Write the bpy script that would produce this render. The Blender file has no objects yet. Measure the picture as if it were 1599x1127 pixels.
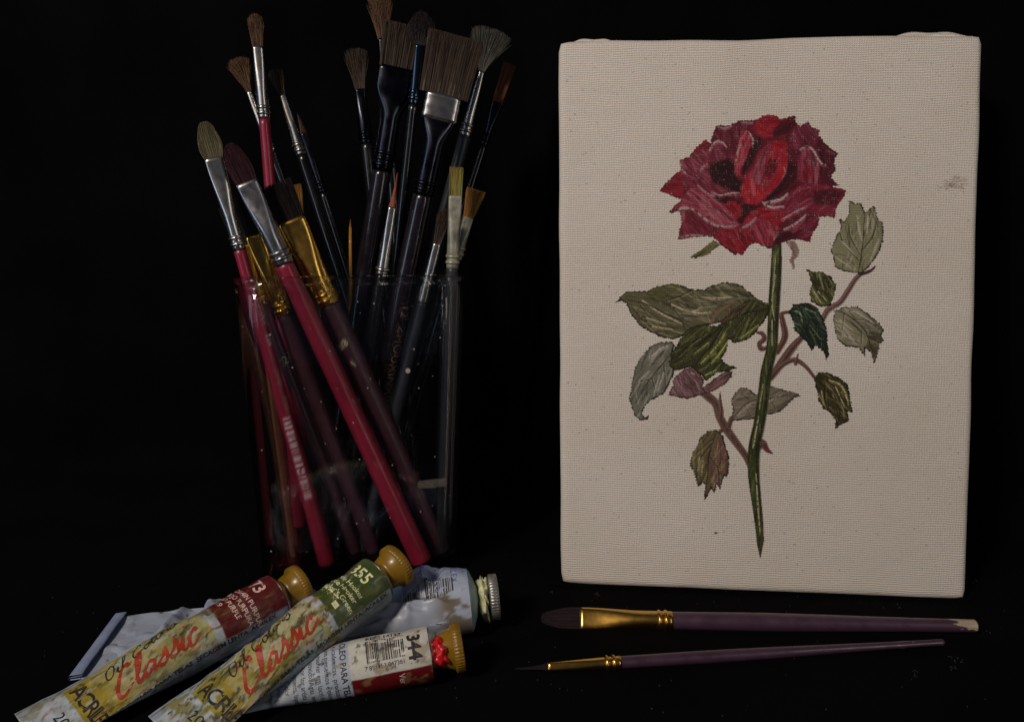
import bpy, bmesh, math, random
import numpy as np
from mathutils import Vector, Matrix
random.seed(5)
rng = np.random.default_rng(11)
SC = bpy.context.scene
COL = SC.collection
U = 0.01                                   # all lengths below are in centimetres

# ------------------------------------------------------------------ camera
W0, H0, FPX = 1599.0, 1127.0, 1300.0       # photograph size and focal length in its pixels
CX, CY = 799.5, 563.5
PITCH = math.radians(10.183)
CAMH = 16.50
CP, SP = math.cos(PITCH), math.sin(PITCH)
cam = bpy.data.cameras.new('camera')
cam.sensor_fit = 'HORIZONTAL'; cam.sensor_width = 36.0
cam.lens = 36.0 * FPX / W0
cam.clip_start = 0.01; cam.clip_end = 50.0
co = bpy.data.objects.new('camera', cam); COL.objects.link(co)
co.location = (0, 0, CAMH * U)
co.rotation_euler = (math.radians(90) - PITCH, 0, 0)
SC.camera = co

# ------------------------------------------------------------------ world, lamps, exposure
w = bpy.data.worlds.new('World'); SC.world = w; w.use_nodes = True
w.node_tree.nodes['Background'].inputs[0].default_value = (0.55, 0.65, 1.0, 1)
w.node_tree.nodes['Background'].inputs[1].default_value = 0.030
def area(name, loc, target, size, power, color):
    l = bpy.data.lights.new(name, 'AREA'); l.shape = 'RECTANGLE'; l.size = size[0] * U; l.size_y = size[1] * U
    l.energy = power; l.color = color
    o = bpy.data.objects.new(name, l); COL.objects.link(o)
    o.location = Vector(loc) * U
    o.rotation_euler = (Vector(target) - Vector(loc)).to_track_quat('-Z', 'Y').to_euler()
    return o
area('ceiling_lamp', (-50, -40, 68), (2, 33, 8), (14, 14), 6.0, (1.0, 0.84, 0.69))
area('window_glow', (-80, -30, 26), (-2, 33, 10), (22, 90), 1.5, (0.62, 0.77, 1.0))
area('right_fill_glow', (72, -40, 24), (0, 33, 10), (10, 84), 1.0, (1.0, 0.93, 0.84))  # added tall source at right, meant for a streak on the jar corner
SC.view_settings.view_transform = 'Standard'
SC.view_settings.look = 'None'
SC.view_settings.exposure = 0.0
SC.view_settings.gamma = 1.0
SC.view_settings.use_curve_mapping = False
SC.cycles.max_bounces = 10
SC.cycles.transparent_max_bounces = 24
SC.cycles.use_denoising = True

# ------------------------------------------------------------------ helpers: picture <-> place
def ray(px, py):
    a, b = (px - CX) / FPX, -(py - CY) / FPX
    return np.array([a, b * SP + CP, b * CP - SP])
def at_y(px, py, y):
    r = ray(px, py); t = y / r[1]
    return np.array([r[0] * t, y, r[2] * t + CAMH])
def at_z(px, py, z):
    r = ray(px, py); t = (z - CAMH) / r[2]
    return np.array([r[0] * t, r[1] * t, z])
def proj(P):
    x, y, z = P[0], P[1], P[2] - CAMH
    fw = y * CP - z * SP; up = y * SP + z * CP
    return np.array([CX + FPX * x / fw, CY - FPX * up / fw]), fw
def lin(c):
    c = np.asarray(c, float) / 255.0
    return np.where(c <= 0.04045, c / 12.92, ((c + 0.055) / 1.055) ** 2.4)
LK = np.array([0.47, 0.405, 0.35])                                   # how bright a white surface shows under this lamp
def alb(r, g, b, k=1.0):
    v = np.clip(lin((r, g, b)) / (LK * k), 0.0015, 0.9)
    return (float(v[0]), float(v[1]), float(v[2]))

# ------------------------------------------------------------------ helpers: noise
class VNoise:
    def __init__(s, seed, n=64):
        s.n = n; s.t = np.random.default_rng(seed).random((n, n))
    def __call__(s, x, y):
        x = np.asarray(x, float); y = np.asarray(y, float)
        xi = np.floor(x).astype(int); yi = np.floor(y).astype(int)
        fx = x - xi; fy = y - yi
        fx = fx * fx * (3 - 2 * fx); fy = fy * fy * (3 - 2 * fy)
        n = s.n; g = lambda a, b: s.t[a % n, b % n]
        return (g(xi, yi) * (1 - fx) + g(xi + 1, yi) * fx) * (1 - fy) + (g(xi, yi + 1) * (1 - fx) + g(xi + 1, yi + 1) * fx) * fy
    def fbm(s, x, y, o=4):
        v = 0; a = 0.5; tot = 0
        for i in range(o):
            v = v + a * s(x * 2 ** i + 7.3 * i, y * 2 ** i + 3.1 * i); tot += a; a *= 0.5
        return v / tot
NZ = [VNoise(i) for i in range(8)]
def sstep(a, b, x):
    t = np.clip((x - a) / (b - a), 0, 1); return t * t * (3 - 2 * t)

# ------------------------------------------------------------------ helpers: materials
def mat(name, color=(0.5, 0.5, 0.5), rough=0.5, metal=0.0, coat=0.0, attr=False, bump=0.0, bscale=200.0,
        vary=0.0, vscale=60.0, rvary=0.0, spec=0.5, sheen=0.0, sub=0.0, alpha=1.0):
    m = bpy.data.materials.new(name); m.use_nodes = True
    nt = m.node_tree; N = nt.nodes; L = nt.links
    b = N['Principled BSDF']
    b.inputs['Roughness'].default_value = rough
    b.inputs['Metallic'].default_value = metal
    b.inputs['Coat Weight'].default_value = coat
    b.inputs['Coat Roughness'].default_value = 0.12
    b.inputs['Specular IOR Level'].default_value = spec
    if sheen: b.inputs['Sheen Weight'].default_value = sheen
    if sub:
        b.inputs['Subsurface Weight'].default_value = sub
        b.inputs['Subsurface Radius'].default_value = (0.004, 0.003, 0.001)
    tc = N.new('ShaderNodeTexCoord')
    src = None
    if attr:
        a = N.new('ShaderNodeVertexColor'); a.layer_name = 'Col'; src = a.outputs['Color']
    if vary:
        nz = N.new('ShaderNodeTexNoise'); nz.inputs['Scale'].default_value = vscale
        nz.inputs['Detail'].default_value = 6
        L.new(tc.outputs['Object'], nz.inputs['Vector'])
        mr = N.new('ShaderNodeMapRange')
        mr.inputs['From Min'].default_value = 0.3; mr.inputs['From Max'].default_value = 0.7
        mr.inputs['To Min'].default_value = 1 - vary; mr.inputs['To Max'].default_value = 1 + vary
        L.new(nz.outputs['Fac'], mr.inputs['Value'])
        mx = N.new('ShaderNodeMix'); mx.data_type = 'RGBA'; mx.blend_type = 'MULTIPLY'
        mx.inputs['Factor'].default_value = 1.0
        if src is None:
            mx.inputs['A'].default_value = (*color, 1)
        else:
            L.new(src, mx.inputs['A'])
        L.new(mr.outputs['Result'], mx.inputs['B'])
        src = mx.outputs['Result']
    if src is not None: L.new(src, b.inputs['Base Color'])
    else: b.inputs['Base Color'].default_value = (*color, 1)
    if rvary:
        n2 = N.new('ShaderNodeTexNoise'); n2.inputs['Scale'].default_value = vscale * 2.3
        n2.inputs['Detail'].default_value = 5
        L.new(tc.outputs['Object'], n2.inputs['Vector'])
        m2 = N.new('ShaderNodeMapRange')
        m2.inputs['From Min'].default_value = 0.3; m2.inputs['From Max'].default_value = 0.7
        m2.inputs['To Min'].default_value = max(0.03, rough - rvary); m2.inputs['To Max'].default_value = min(1, rough + rvary)
        L.new(n2.outputs['Fac'], m2.inputs['Value']); L.new(m2.outputs['Result'], b.inputs['Roughness'])
    if bump:
        n3 = N.new('ShaderNodeTexNoise'); n3.inputs['Scale'].default_value = bscale; n3.inputs['Detail'].default_value = 4
        L.new(tc.outputs['Object'], n3.inputs['Vector'])
        bp = N.new('ShaderNodeBump'); bp.inputs['Strength'].default_value = bump; bp.inputs['Distance'].default_value = 0.0004
        L.new(n3.outputs['Fac'], bp.inputs['Height']); L.new(bp.outputs['Normal'], b.inputs['Normal'])
    return m

M = {}
M['velvet'] = mat('black velvet', (0.0023, 0.0022, 0.0026), 0.95, spec=0.03, sheen=0.004, bump=0.5, bscale=900, vary=0.4, vscale=14)
M['pink'] = mat('crimson pink lacquer', alb(92, 15, 29), 0.34, coat=0.2, vary=0.10, vscale=90, rvary=0.06, bump=0.02)
M['maroon'] = mat('dark maroon lacquer', alb(44, 20, 27), 0.42, coat=0.2, vary=0.15, vscale=90, rvary=0.1, bump=0.05)
M['plum'] = mat('plum lacquer', attr=True, rough=0.36, coat=0.25, vary=0.14, vscale=120, rvary=0.12, bump=0.06)
M['plumdark'] = mat('dark plum lacquer', alb(15, 10, 13), 0.22, coat=0.5, vary=0.2, vscale=90, rvary=0.1, bump=0.05)
M['black'] = mat('black lacquer', (0.006, 0.006, 0.007), 0.25, coat=0.4, vary=0.3, vscale=70, rvary=0.08, bump=0.01)
M['greyblack'] = mat('worn grey black handle', alb(26, 26, 29), 0.4, vary=0.35, vscale=80, rvary=0.08, bump=0.02)
M['amber'] = mat('amber lacquer', alb(120, 76, 24), 0.3, coat=0.4, vary=0.1)
M['copper'] = mat('copper brown lacquer', (0.32, 0.13, 0.07), 0.3, metal=0.6, vary=0.15)
M['silver'] = mat('silver ferrule metal', (0.62, 0.60, 0.57), 0.27, metal=1.0, vary=0.06, vscale=130, rvary=0.03, bump=0.015, bscale=120)
M['dullsilver'] = mat('tarnished ferrule metal', (0.36, 0.36, 0.38), 0.30, metal=1.0, vary=0.15, vscale=120, rvary=0.08, bump=0.03, bscale=120)
M['gold'] = mat('gold ferrule metal', (0.78, 0.46, 0.10), 0.25, metal=1.0, vary=0.05, vscale=140, rvary=0.03, bump=0.015, bscale=120)
M['blackmetal'] = mat('black ferrule metal', (0.035, 0.038, 0.05), 0.22, metal=1.0, vary=0.3, vscale=70, rvary=0.08, bump=0.015, bscale=120)
M['paintedferrule'] = mat('paint smeared ferrule', alb(104, 96, 80), 0.42, metal=0.45, vary=0.6, vscale=150, rvary=0.15, bump=0.3)
M['bluegleammetal'] = mat('black metal tinted with blue gleam', (0.07, 0.11, 0.17), 0.2, metal=1.0, vary=0.2, vscale=90)  # blue gleam of the cool light put into the metal's colour
M['bristle'] = mat('bristle hair', attr=True, rough=0.6, spec=0.3)
M['yellowplastic'] = mat('ochre plastic cap', alb(92, 64, 10), 0.33, coat=0.15, vary=0.22, vscale=160, rvary=0.1, bump=0.12, sub=0.15)
M['print'] = mat('tube print', attr=True, rough=0.40, coat=0.12, vary=0.06, vscale=220, rvary=0.12, bump=0.18, bscale=320)
M['ink_black'] = mat('black ink', alb(28, 24, 22), 0.5, vary=0.3, vscale=500)
M['ink_grey'] = mat('silver grey ink', alb(150, 120, 118), 0.5, vary=0.3, vscale=700)
M['ink_white'] = mat('cream ink', alb(165, 156, 112), 0.5, vary=0.25, vscale=500)
M['ink_pale'] = mat('pale pink ink', alb(160, 128, 116), 0.5, vary=0.3, vscale=500)
M['ink_red'] = mat('vermilion ink', alb(116, 34, 15), 0.5, vary=0.15, vscale=400)
M['ink_blue'] = mat('blue ink', alb(40, 52, 96), 0.5, vary=0.3, vscale=500)
M['ink_dim'] = mat('dim bronze ink', alb(110, 80, 70), 0.5, vary=0.4, vscale=900)
M['ink_olive'] = mat('ochre line ink', alb(150, 126, 60), 0.5, vary=0.3, vscale=500)
M['redpaint'] = mat('wet red paint', alb(150, 15, 17), 0.35, coat=0.3, bump=0.5, bscale=300)
M['creampaint'] = mat('dried cream paint', alb(150, 142, 106), 0.6, vary=0.3, vscale=250, bump=0.5, bscale=350)
M['wood'] = mat('stretcher pine', (0.45, 0.31, 0.17), 0.7, vary=0.2, vscale=60, bump=0.2)
M['lint'] = mat('pale lint', (0.06, 0.06, 0.065), 0.9)
M['smudge'] = mat('dried paint smudge', (0.12, 0.10, 0.09), 0.8, vary=0.4, vscale=300)

def flaky(m, lo, scale):
    nt = m.node_tree; N = nt.nodes; L = nt.links; b = N['Principled BSDF']
    tc = N.new('ShaderNodeTexCoord'); nz = N.new('ShaderNodeTexNoise'); nz.inputs['Scale'].default_value = scale; nz.inputs['Detail'].default_value = 6
    mr = N.new('ShaderNodeMapRange'); mr.inputs['From Min'].default_value = lo; mr.inputs['From Max'].default_value = lo + .10
    L.new(tc.outputs['Object'], nz.inputs['Vector']); L.new(nz.outputs['Fac'], mr.inputs['Value']); L.new(mr.outputs['Result'], b.inputs['Alpha'])
for k_, lo_, sc_ in (('ink_black', .30, 500), ('ink_red', .27, 260), ('ink_white', .30, 600), ('ink_pale', .30, 500), ('ink_grey', .30, 700), ('ink_dim', .28, 700), ('ink_blue', .34, 500)): flaky(M[k_], lo_, sc_)
# thin glass: clear transmission with a Fresnel (Schlick) reflection, the same for every ray
g = bpy.data.materials.new('clear glass'); g.use_nodes = True
nt = g.node_tree; nt.nodes.clear(); N = nt.nodes; L = nt.links
out = N.new('ShaderNodeOutputMaterial'); mixs = N.new('ShaderNodeMixShader')
tr = N.new('ShaderNodeBsdfTransparent'); 
lw_ = N.new('ShaderNodeLayerWeight'); lw_.inputs['Blend'].default_value = 0.5
cr = N.new('ShaderNodeValToRGB'); cr.color_ramp.elements[0].color = (.955, .965, .96, 1); cr.color_ramp.elements[1].color = (.22, .26, .25, 1)
cr.color_ramp.elements[0].position = .55; L.new(lw_.outputs['Facing'], cr.inputs[0]); L.new(cr.outputs[0], tr.inputs[0])
gl = N.new('ShaderNodeBsdfGlossy'); gl.inputs['Roughness'].default_value = 0.03
lw = N.new('ShaderNodeLayerWeight'); lw.inputs['Blend'].default_value = 0.5
pw = N.new('ShaderNodeMath'); pw.operation = 'POWER'; pw.inputs[1].default_value = 5.0
ma = N.new('ShaderNodeMath'); ma.operation = 'MULTIPLY_ADD'; ma.inputs[1].default_value = 0.9; ma.inputs[2].default_value = 0.025
L.new(lw.outputs['Facing'], pw.inputs[0]); L.new(pw.outputs[0], ma.inputs[0]); L.new(ma.outputs[0], mixs.inputs[0])
rf = N.new('ShaderNodeBsdfGlass'); rf.inputs['IOR'].default_value = 1.47; rf.inputs['Roughness'].default_value = 0.0
mt = N.new('ShaderNodeMixShader'); mt.inputs[0].default_value = .22; L.new(tr.outputs[0], mt.inputs[1]); L.new(rf.outputs[0], mt.inputs[2])
L.new(mt.outputs[0], mixs.inputs[1]); L.new(gl.outputs[0], mixs.inputs[2]); L.new(mixs.outputs[0], out.inputs['Surface'])
M['glass'] = g

# canvas weave: two crossing thread rows, slightly uneven, as relief and a little colour
def weave_mat(name, color=None, attr=False, strength=0.55, rough=0.75, contrast=0.16):
    m = bpy.data.materials.new(name); m.use_nodes = True
    nt = m.node_tree; N = nt.nodes; L = nt.links; b = N['Principled BSDF']
    b.inputs['Roughness'].default_value = rough; b.inputs['Specular IOR Level'].default_value = 0.25
    uv = N.new('ShaderNodeUVMap'); uv.uv_map = 'UVMap'
    nz = N.new('ShaderNodeTexNoise'); nz.inputs['Scale'].default_value = 0.9; nz.inputs['Detail'].default_value = 3
    L.new(uv.outputs[0], nz.inputs['Vector'])
    sc = N.new('ShaderNodeVectorMath'); sc.operation = 'SCALE'; sc.inputs['Scale'].default_value = 0.20
    L.new(nz.outputs['Color'], sc.inputs[0])
    ad = N.new('ShaderNodeVectorMath'); ad.operation = 'ADD'
    L.new(uv.outputs[0], ad.inputs[0]); L.new(sc.outputs[0], ad.inputs[1])
    sp = N.new('ShaderNodeSeparateXYZ'); L.new(ad.outputs[0], sp.inputs[0])
    def sine(sock, per):
        a = N.new('ShaderNodeMath'); a.operation = 'MULTIPLY'; a.inputs[1].default_value = 2 * math.pi / per
        L.new(sock, a.inputs[0]); s = N.new('ShaderNodeMath'); s.operation = 'SINE'; L.new(a.outputs[0], s.inputs[0]); return s.outputs[0]
    sx, sy = sine(sp.outputs[0], 0.101), sine(sp.outputs[1], 0.097)
    pr = N.new('ShaderNodeMath'); pr.operation = 'MULTIPLY'; L.new(sx, pr.inputs[0]); L.new(sy, pr.inputs[1])
    h = N.new('ShaderNodeMath'); h.operation = 'MULTIPLY_ADD'; h.inputs[1].default_value = 0.6
    L.new(pr.outputs[0], h.inputs[0]); L.new(sy, h.inputs[2])
    fn = N.new('ShaderNodeTexNoise'); fn.inputs['Scale'].default_value = 14; fn.inputs['Detail'].default_value = 4
    L.new(uv.outputs[0], fn.inputs['Vector'])
    h2 = N.new('ShaderNodeMath'); h2.operation = 'MULTIPLY_ADD'; h2.inputs[1].default_value = 2.2
    L.new(fn.outputs['Fac'], h2.inputs[0]); L.new(h.outputs[0], h2.inputs[2])
    bp = N.new('ShaderNodeBump'); bp.inputs['Strength'].default_value = strength; bp.inputs['Distance'].default_value = 0.00016
    L.new(h2.outputs[0], bp.inputs['Height']); L.new(bp.outputs['Normal'], b.inputs['Normal'])
    mr = N.new('ShaderNodeMapRange'); mr.inputs['From Min'].default_value = 0.0; mr.inputs['From Max'].default_value = 2.2
    mr.inputs['To Min'].default_value = 1 - contrast; mr.inputs['To Max'].default_value = 1 + contrast * 0.35
    L.new(h2.outputs[0], mr.inputs['Value'])
    mx = N.new('ShaderNodeMix'); mx.data_type = 'RGBA'; mx.blend_type = 'MULTIPLY'; mx.inputs['Factor'].default_value = 1
    if attr:
        a = N.new('ShaderNodeVertexColor'); a.layer_name = 'Col'; L.new(a.outputs['Color'], mx.inputs['A'])
    else:
        mx.inputs['A'].default_value = (*color, 1)
    L.new(mr.outputs['Result'], mx.inputs['B']); L.new(mx.outputs['Result'], b.inputs['Base Color'])
    return m
M['canvas'] = weave_mat('primed canvas', attr=True, strength=0.7, contrast=0.30)
M['oil'] = weave_mat('oil paint on canvas', attr=True, strength=0.25, rough=0.55, contrast=0.34)

# ------------------------------------------------------------------ helpers: objects
def mesh(name, V, F, material, parent=None, smooth=True, col=None, uv=None, kind=None):
    me = bpy.data.meshes.new(name)
    V = np.asarray(V, float)
    if parent is not None and parent.get('_base') is not None:
        V = V - np.array(parent['_base'])
    me.from_pydata((V * U).tolist(), [], [tuple(int(i) for i in f) for f in F])
    if smooth: me.polygons.foreach_set('use_smooth', [True] * len(me.polygons))
    if col is not None:
        ca = me.color_attributes.new('Col', 'FLOAT_COLOR', 'POINT')
        c = np.asarray(col, float)
        c4 = np.ones((len(V), 4)); c4[:, :3] = c
        ca.data.foreach_set('color', c4.ravel())
    if uv is not None:
        ul = me.uv_layers.new(name='UVMap')
        li = np.empty(len(me.loops), int); me.loops.foreach_get('vertex_index', li)
        ul.data.foreach_set('uv', np.asarray(uv, float)[li].ravel())
    me.update()
    me.materials.append(material)
    o = bpy.data.objects.new(name, me); COL.objects.link(o)
    if parent is not None:
        o.parent = parent
        o['_base'] = parent.get('_base')
    if kind: o['kind'] = kind
    return o
def thing(name, base, label, cat, group=None):
    o = bpy.data.objects.new(name, None); COL.objects.link(o)
    o.empty_display_size = 0.01
    o.location = Vector([float(x) for x in base]) * U; o['_base'] = [float(x) for x in base]
    o['label'] = label; o['category'] = cat
    if group: o['group'] = group
    return o
def gridF(n, m, close_m=False):
    F = []
    mm = m if close_m else m - 1
    for i in range(n - 1):
        for j in range(mm):
            j2 = (j + 1) % m
            F.append((i * m + j, i * m + j2, (i + 1) * m + j2, (i + 1) * m + j))
    return F
def frame(d, toward):
    d = d / np.linalg.norm(d)
    s = np.cross(d, toward); s /= np.linalg.norm(s)
    n = np.cross(s, d)
    return d, s, n                          # axis, sideways, facing the viewer
def loft(rings, close_ends=True):
    n, m = len(rings), len(rings[0])
    V = np.concatenate(rings); F = gridF(n, m, True)
    if close_ends:
        F.append(tuple(range(m))[::-1]); F.append(tuple((n - 1) * m + j for j in range(m)))
    return V, F

# text as thin geometry, laid on any surface given by S(x, y) -> point
def text_mesh(body, size, shear=0.0, bold=0.0, spacing=1.0):
    c = bpy.data.curves.new('lettering', 'FONT'); c.body = body; c.size = size; c.shear = shear
    c.offset = bold; c.space_character = spacing; c.resolution_u = 3
    o = bpy.data.objects.new('lettering', c); COL.objects.link(o)
    dg = bpy.context.evaluated_depsgraph_get()
    me = bpy.data.meshes.new_from_object(o.evaluated_get(dg))
    bm = bmesh.new(); bm.from_mesh(me)
    bmesh.ops.triangulate(bm, faces=bm.faces)
    for _ in range(3):
        es = [e for e in bm.edges if e.calc_length() > size * 0.25]
        if not es: break
        bmesh.ops.subdivide_edges(bm, edges=es, cuts=1); bmesh.ops.triangulate(bm, faces=bm.faces)
    bm.verts.ensure_lookup_table()
    V = np.array([v.co[:2] for v in bm.verts]); F = [[v.index for v in f.verts] for f in bm.faces]
    bm.free(); bpy.data.objects.remove(o); bpy.data.curves.remove(c); bpy.data.meshes.remove(me)
    return V, F
def put_text(S, body, x, y, size, rot, material, parent, shear=0, bold=0, spacing=1.0, name='lettering'):
    V, F = text_mesh(body, size, shear, bold, spacing)
    if len(V) == 0: return
    c, s = math.cos(rot), math.sin(rot)
    P = np.stack([x + V[:, 0] * c - V[:, 1] * s, y + V[:, 0] * s + V[:, 1] * c], 1)
    mesh(name, [S(p[0], p[1]) for p in P], F, material, parent, smooth=False, kind='stuff')
def catmull(P, n=8):
    P = np.asarray(P, float); Q = np.vstack([2 * P[0] - P[1], P, 2 * P[-1] - P[-2]]); o = []
    for i in range(1, len(Q) - 2):
        for t in np.linspace(0, 1, n, endpoint=False):
            a, b, c, d = Q[i - 1], Q[i], Q[i + 1], Q[i + 2]
            o.append(0.5 * ((2 * b) + (c - a) * t + (2 * a - 5 * b + 4 * c - d) * t * t + (3 * b - a - 3 * c + d) * t ** 3))
    o.append(P[-1]); return np.array(o)
def put_strokes(S, strokes, x, y, size, rot, width, material, parent, name='lettering', slant=0.0):
    V, F = [], []
    c, s = math.cos(rot), math.sin(rot)
    for st in strokes:
        p = catmull(st, 7) * size
        p[:, 0] += p[:, 1] * slant
        t = np.gradient(p, axis=0); t /= np.linalg.norm(t, axis=1)[:, None] + 1e-9
        nrm = np.stack([-t[:, 1], t[:, 0]], 1)
        wd = width * (0.55 + 0.45 * np.abs(t @ np.array([0.5, -0.87])) )[:, None] / 2
        b0 = len(V)
        for q in np.stack([p - nrm * wd, p + nrm * wd], 1).reshape(-1, 2):
            V.append(S(x + q[0] * c - q[1] * s, y + q[0] * s + q[1] * c))
        for i in range(len(p) - 1):
            F.append((b0 + 2 * i, b0 + 2 * i + 2, b0 + 2 * i + 3, b0 + 2 * i + 1))
    mesh(name, V, F, material, parent, smooth=False, kind='stuff')
def put_rects(S, rects, x, y, rot, material, parent, name, nsub=4):
    V, F = [], []
    c, s = math.cos(rot), math.sin(rot)
    for (x0, y0, x1, y1) in rects:
        b0 = len(V)
        for i in range(nsub + 1):
            for xx in (x0, x1):
                yy = y0 + (y1 - y0) * i / nsub
                V.append(S(x + xx * c - yy * s, y + xx * s + yy * c))
        for i in range(nsub): F.append((b0 + 2 * i, b0 + 2 * i + 1, b0 + 2 * i + 3, b0 + 2 * i + 2))
    mesh(name, V, F, material, parent, smooth=False, kind='stuff')
def bars(length, height, n, seed):
    r = np.random.default_rng(seed); o = []; x = 0; ws = r.choice([1, 1, 2, 3], 2 * n).astype(float); ws *= length / ws.sum()
    for i in range(n):
        o.append((x, 0, x + ws[2 * i], height)); x += ws[2 * i] + ws[2 * i + 1]
    return o

# ------------------------------------------------------------------ the cloth: table and backdrop in one draped sheet
WALLY = 51.5
def build_cloth():
    xs = np.linspace(-75, 75, 240)
    prof = []                                # arc-length profile: table -> curve -> hanging wall
    for y in np.linspace(-15, 1, 120): prof.append((y, 0))
    prof = []
    for t in np.linspace(-30, -2.0, 150): prof.append((t, 0.0))
    for a in np.linspace(0, math.pi / 2, 14)[1:]: prof.append((-2.0 + 2.0 * math.sin(a), 2.0 * (1 - math.cos(a))))
    for z in np.linspace(2.4, 70, 110): prof.append((0.0, z))
    prof = np.array(prof)
    X, R = np.meshgrid(xs, np.arange(len(prof)))
    dy, Z = prof[R, 0], prof[R, 1].copy()
    wall = WALLY - 10.8 * sstep(-1, 6, X) + 5 * sstep(24, 50, X)          # the cloth comes forward behind the canvas
    k = sstep(0.0, 10.0, Z)
    Y = np.where(dy <= -2, 0, 0) + wall + dy
    # table rows run from the front edge to the foot of the wall
    tb = R < 150
    t = R / 149.0
    Y = np.where(tb, -6 + (wall - 2 + 6) * t, Y)
    fold = (NZ[0].fbm(X * 0.09 + 3, Z * 0.022 + X * 0.02, 3) - 0.5) * 5 + (NZ[1].fbm(X * 0.25 + Z * 0.10, Z * 0.12, 3) - 0.5) * 1.5
    Y = Y + np.where(tb, 0, fold * k * 0.9 + 0.0)
    ripple = (NZ[2].fbm(X * 0.12, Y * 0.12, 3) - 0.5) * 0.5
    far = sstep(36, 46, Y) * np.where(tb, 1, 0)
    crease = 0.55 * np.exp(-((Y - 50.2 + 0.02 * (X + 25)) / 0.5) ** 2) * sstep(-34, -27, X) * (1 - sstep(-16, -11, X))
    Z = Z + np.where(tb, ripple * far + crease * np.where(tb, 1, 0), 0)
    Z = np.where(tb & (Y < 36), np.minimum(Z, 0) - 0.004, Z)
    V = np.stack([X, Y, Z], -1).reshape(-1, 3)
    o = mesh('backdrop_cloth', V, gridF(len(prof), len(xs)), M['velvet'])
    o['kind'] = 'structure'; o['label'] = 'black velvet cloth covering the table and hanging as the backdrop'
build_cloth()

# ------------------------------------------------------------------ the canvas with its painted rose
YAW, LEAN = math.radians(-5.09), math.radians(7.24)
cu = np.array([math.cos(YAW), math.sin(YAW), 0.0])
cn = np.array([math.sin(YAW), -math.cos(YAW), 0.0])
cv = np.array([0, 0, math.cos(LEAN)]) - cn * math.sin(LEAN)
cnn = np.cross(cu, cv)                       # facing the viewer
cnn = cnn if cnn[1] < 0 else -cnn
cb = np.array([10.832, 34.254, 0.02])
def on_canvas(px, py, off=0.0):
    r = ray(px, py); o = np.array([0, 0, CAMH])
    t = ((cb - o) @ cnn) / (r @ cnn)
    return o + r * t + cnn * off
def canvas_uv(P): return np.array([(P - cb) @ cu, (P - cb) @ cv])

XA, YA, XB, YB = 860, 40, 1550, 950          # picture region that holds the canvas
RW, RH = XB - XA, YB - YA
IMG = np.zeros((RH, RW, 3)); IDS = np.zeros((RH, RW), int)
GX, GY = np.meshgrid(np.arange(RW) + XA + 0.5, np.arange(RH) + YA + 0.5)
base_c = np.array([0.84, 0.775, 0.70])
IMG[:] = base_c
WJX = (NZ[3](GX / 2.3, GY / 2.0) - 0.5) * 2.6 + (NZ[4](GX / 7, GY / 7) - 0.5) * 1.6
WJY = (NZ[5](GX / 2.3, GY / 2.0) - 0.5) * 2.0
# weave row ends make painted edges ragged
WJX = WJX + 0.55 * np.sin(GY * 2 * math.pi / 4.4)
PSC = 1.0
def pc(c): return np.array(alb(*c)) if len(c) == 3 else c
def bbox(P, pad):
    x0 = max(int(P[:, 0].min() - pad) - XA, 0); x1 = min(int(P[:, 0].max() + pad) - XA + 2, RW)
    y0 = max(int(P[:, 1].min() - pad) - YA, 0); y1 = min(int(P[:, 1].max() + pad) - YA + 2, RH)
    return slice(y0, y1), slice(x0, x1)
def polymask(P, ragged=1.0):
    P = np.asarray(P, float); sl = bbox(P, 5)
    x = GX[sl] + WJX[sl] * ragged; y = GY[sl] + WJY[sl] * ragged
    ins = np.zeros(x.shape, bool)
    for (x1, y1), (x2, y2) in zip(P, np.roll(P, -1, 0)):
        c = (y1 > y) != (y2 > y)
        if y1 != y2: ins ^= c & (x < (x2 - x1) * (y - y1) / (y2 - y1) + x1)
    m = np.zeros((RH, RW), bool); m[sl] = ins; return m
def segdist(P, sl, w=None):
    x, y = GX[sl], GY[sl]; best = np.full(x.shape, 1e9)
    for i in range(len(P) - 1):
        a, b = P[i], P[i + 1]; d = b - a; l2 = d @ d + 1e-9
        t = np.clip(((x - a[0]) * d[0] + (y - a[1]) * d[1]) / l2, 0, 1)
        q = np.hypot(x - a[0] - d[0] * t, y - a[1] - d[1] * t)
        if w is not None: q = q / (w[i] + (w[i + 1] - w[i]) * t)
        best = np.minimum(best, q)
    return best
def stroke(P, width, color, op=1.0, clip=None, soft=0.6, smooth=True, taper=True, ident=None, dry=0.0):
    P = np.asarray(P, float)
    if smooth and len(P) > 2: P = catmull(P, 6)
    n = len(P)
    if np.isscalar(width):
        w = np.full(n, width / 2.0)
        if taper: w = w * (0.35 + 0.65 * np.sin(np.linspace(0.12, 0.94, n) * math.pi))
    else: w = np.interp(np.linspace(0, 1, n), np.linspace(0, 1, len(width)), np.array(width) / 2.0)
    sl = bbox(P, w.max() + 3)
    d = segdist(P, sl, np.maximum(w, 0.3))
    a = op * (1 - sstep(1 - soft, 1 + 0.15, d))
    if dry: a = a * sstep(dry - 0.25, dry + 0.25, NZ[6](GX[sl] / 2.2, GY[sl] / 2.0))
    if clip is not None: a = a * clip[sl]
    IMG[sl] = IMG[sl] * (1 - a[..., None]) + pc(color) * a[..., None]
    if ident is not None: IDS[sl] = np.where(a > 0.5, ident, IDS[sl])
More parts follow.
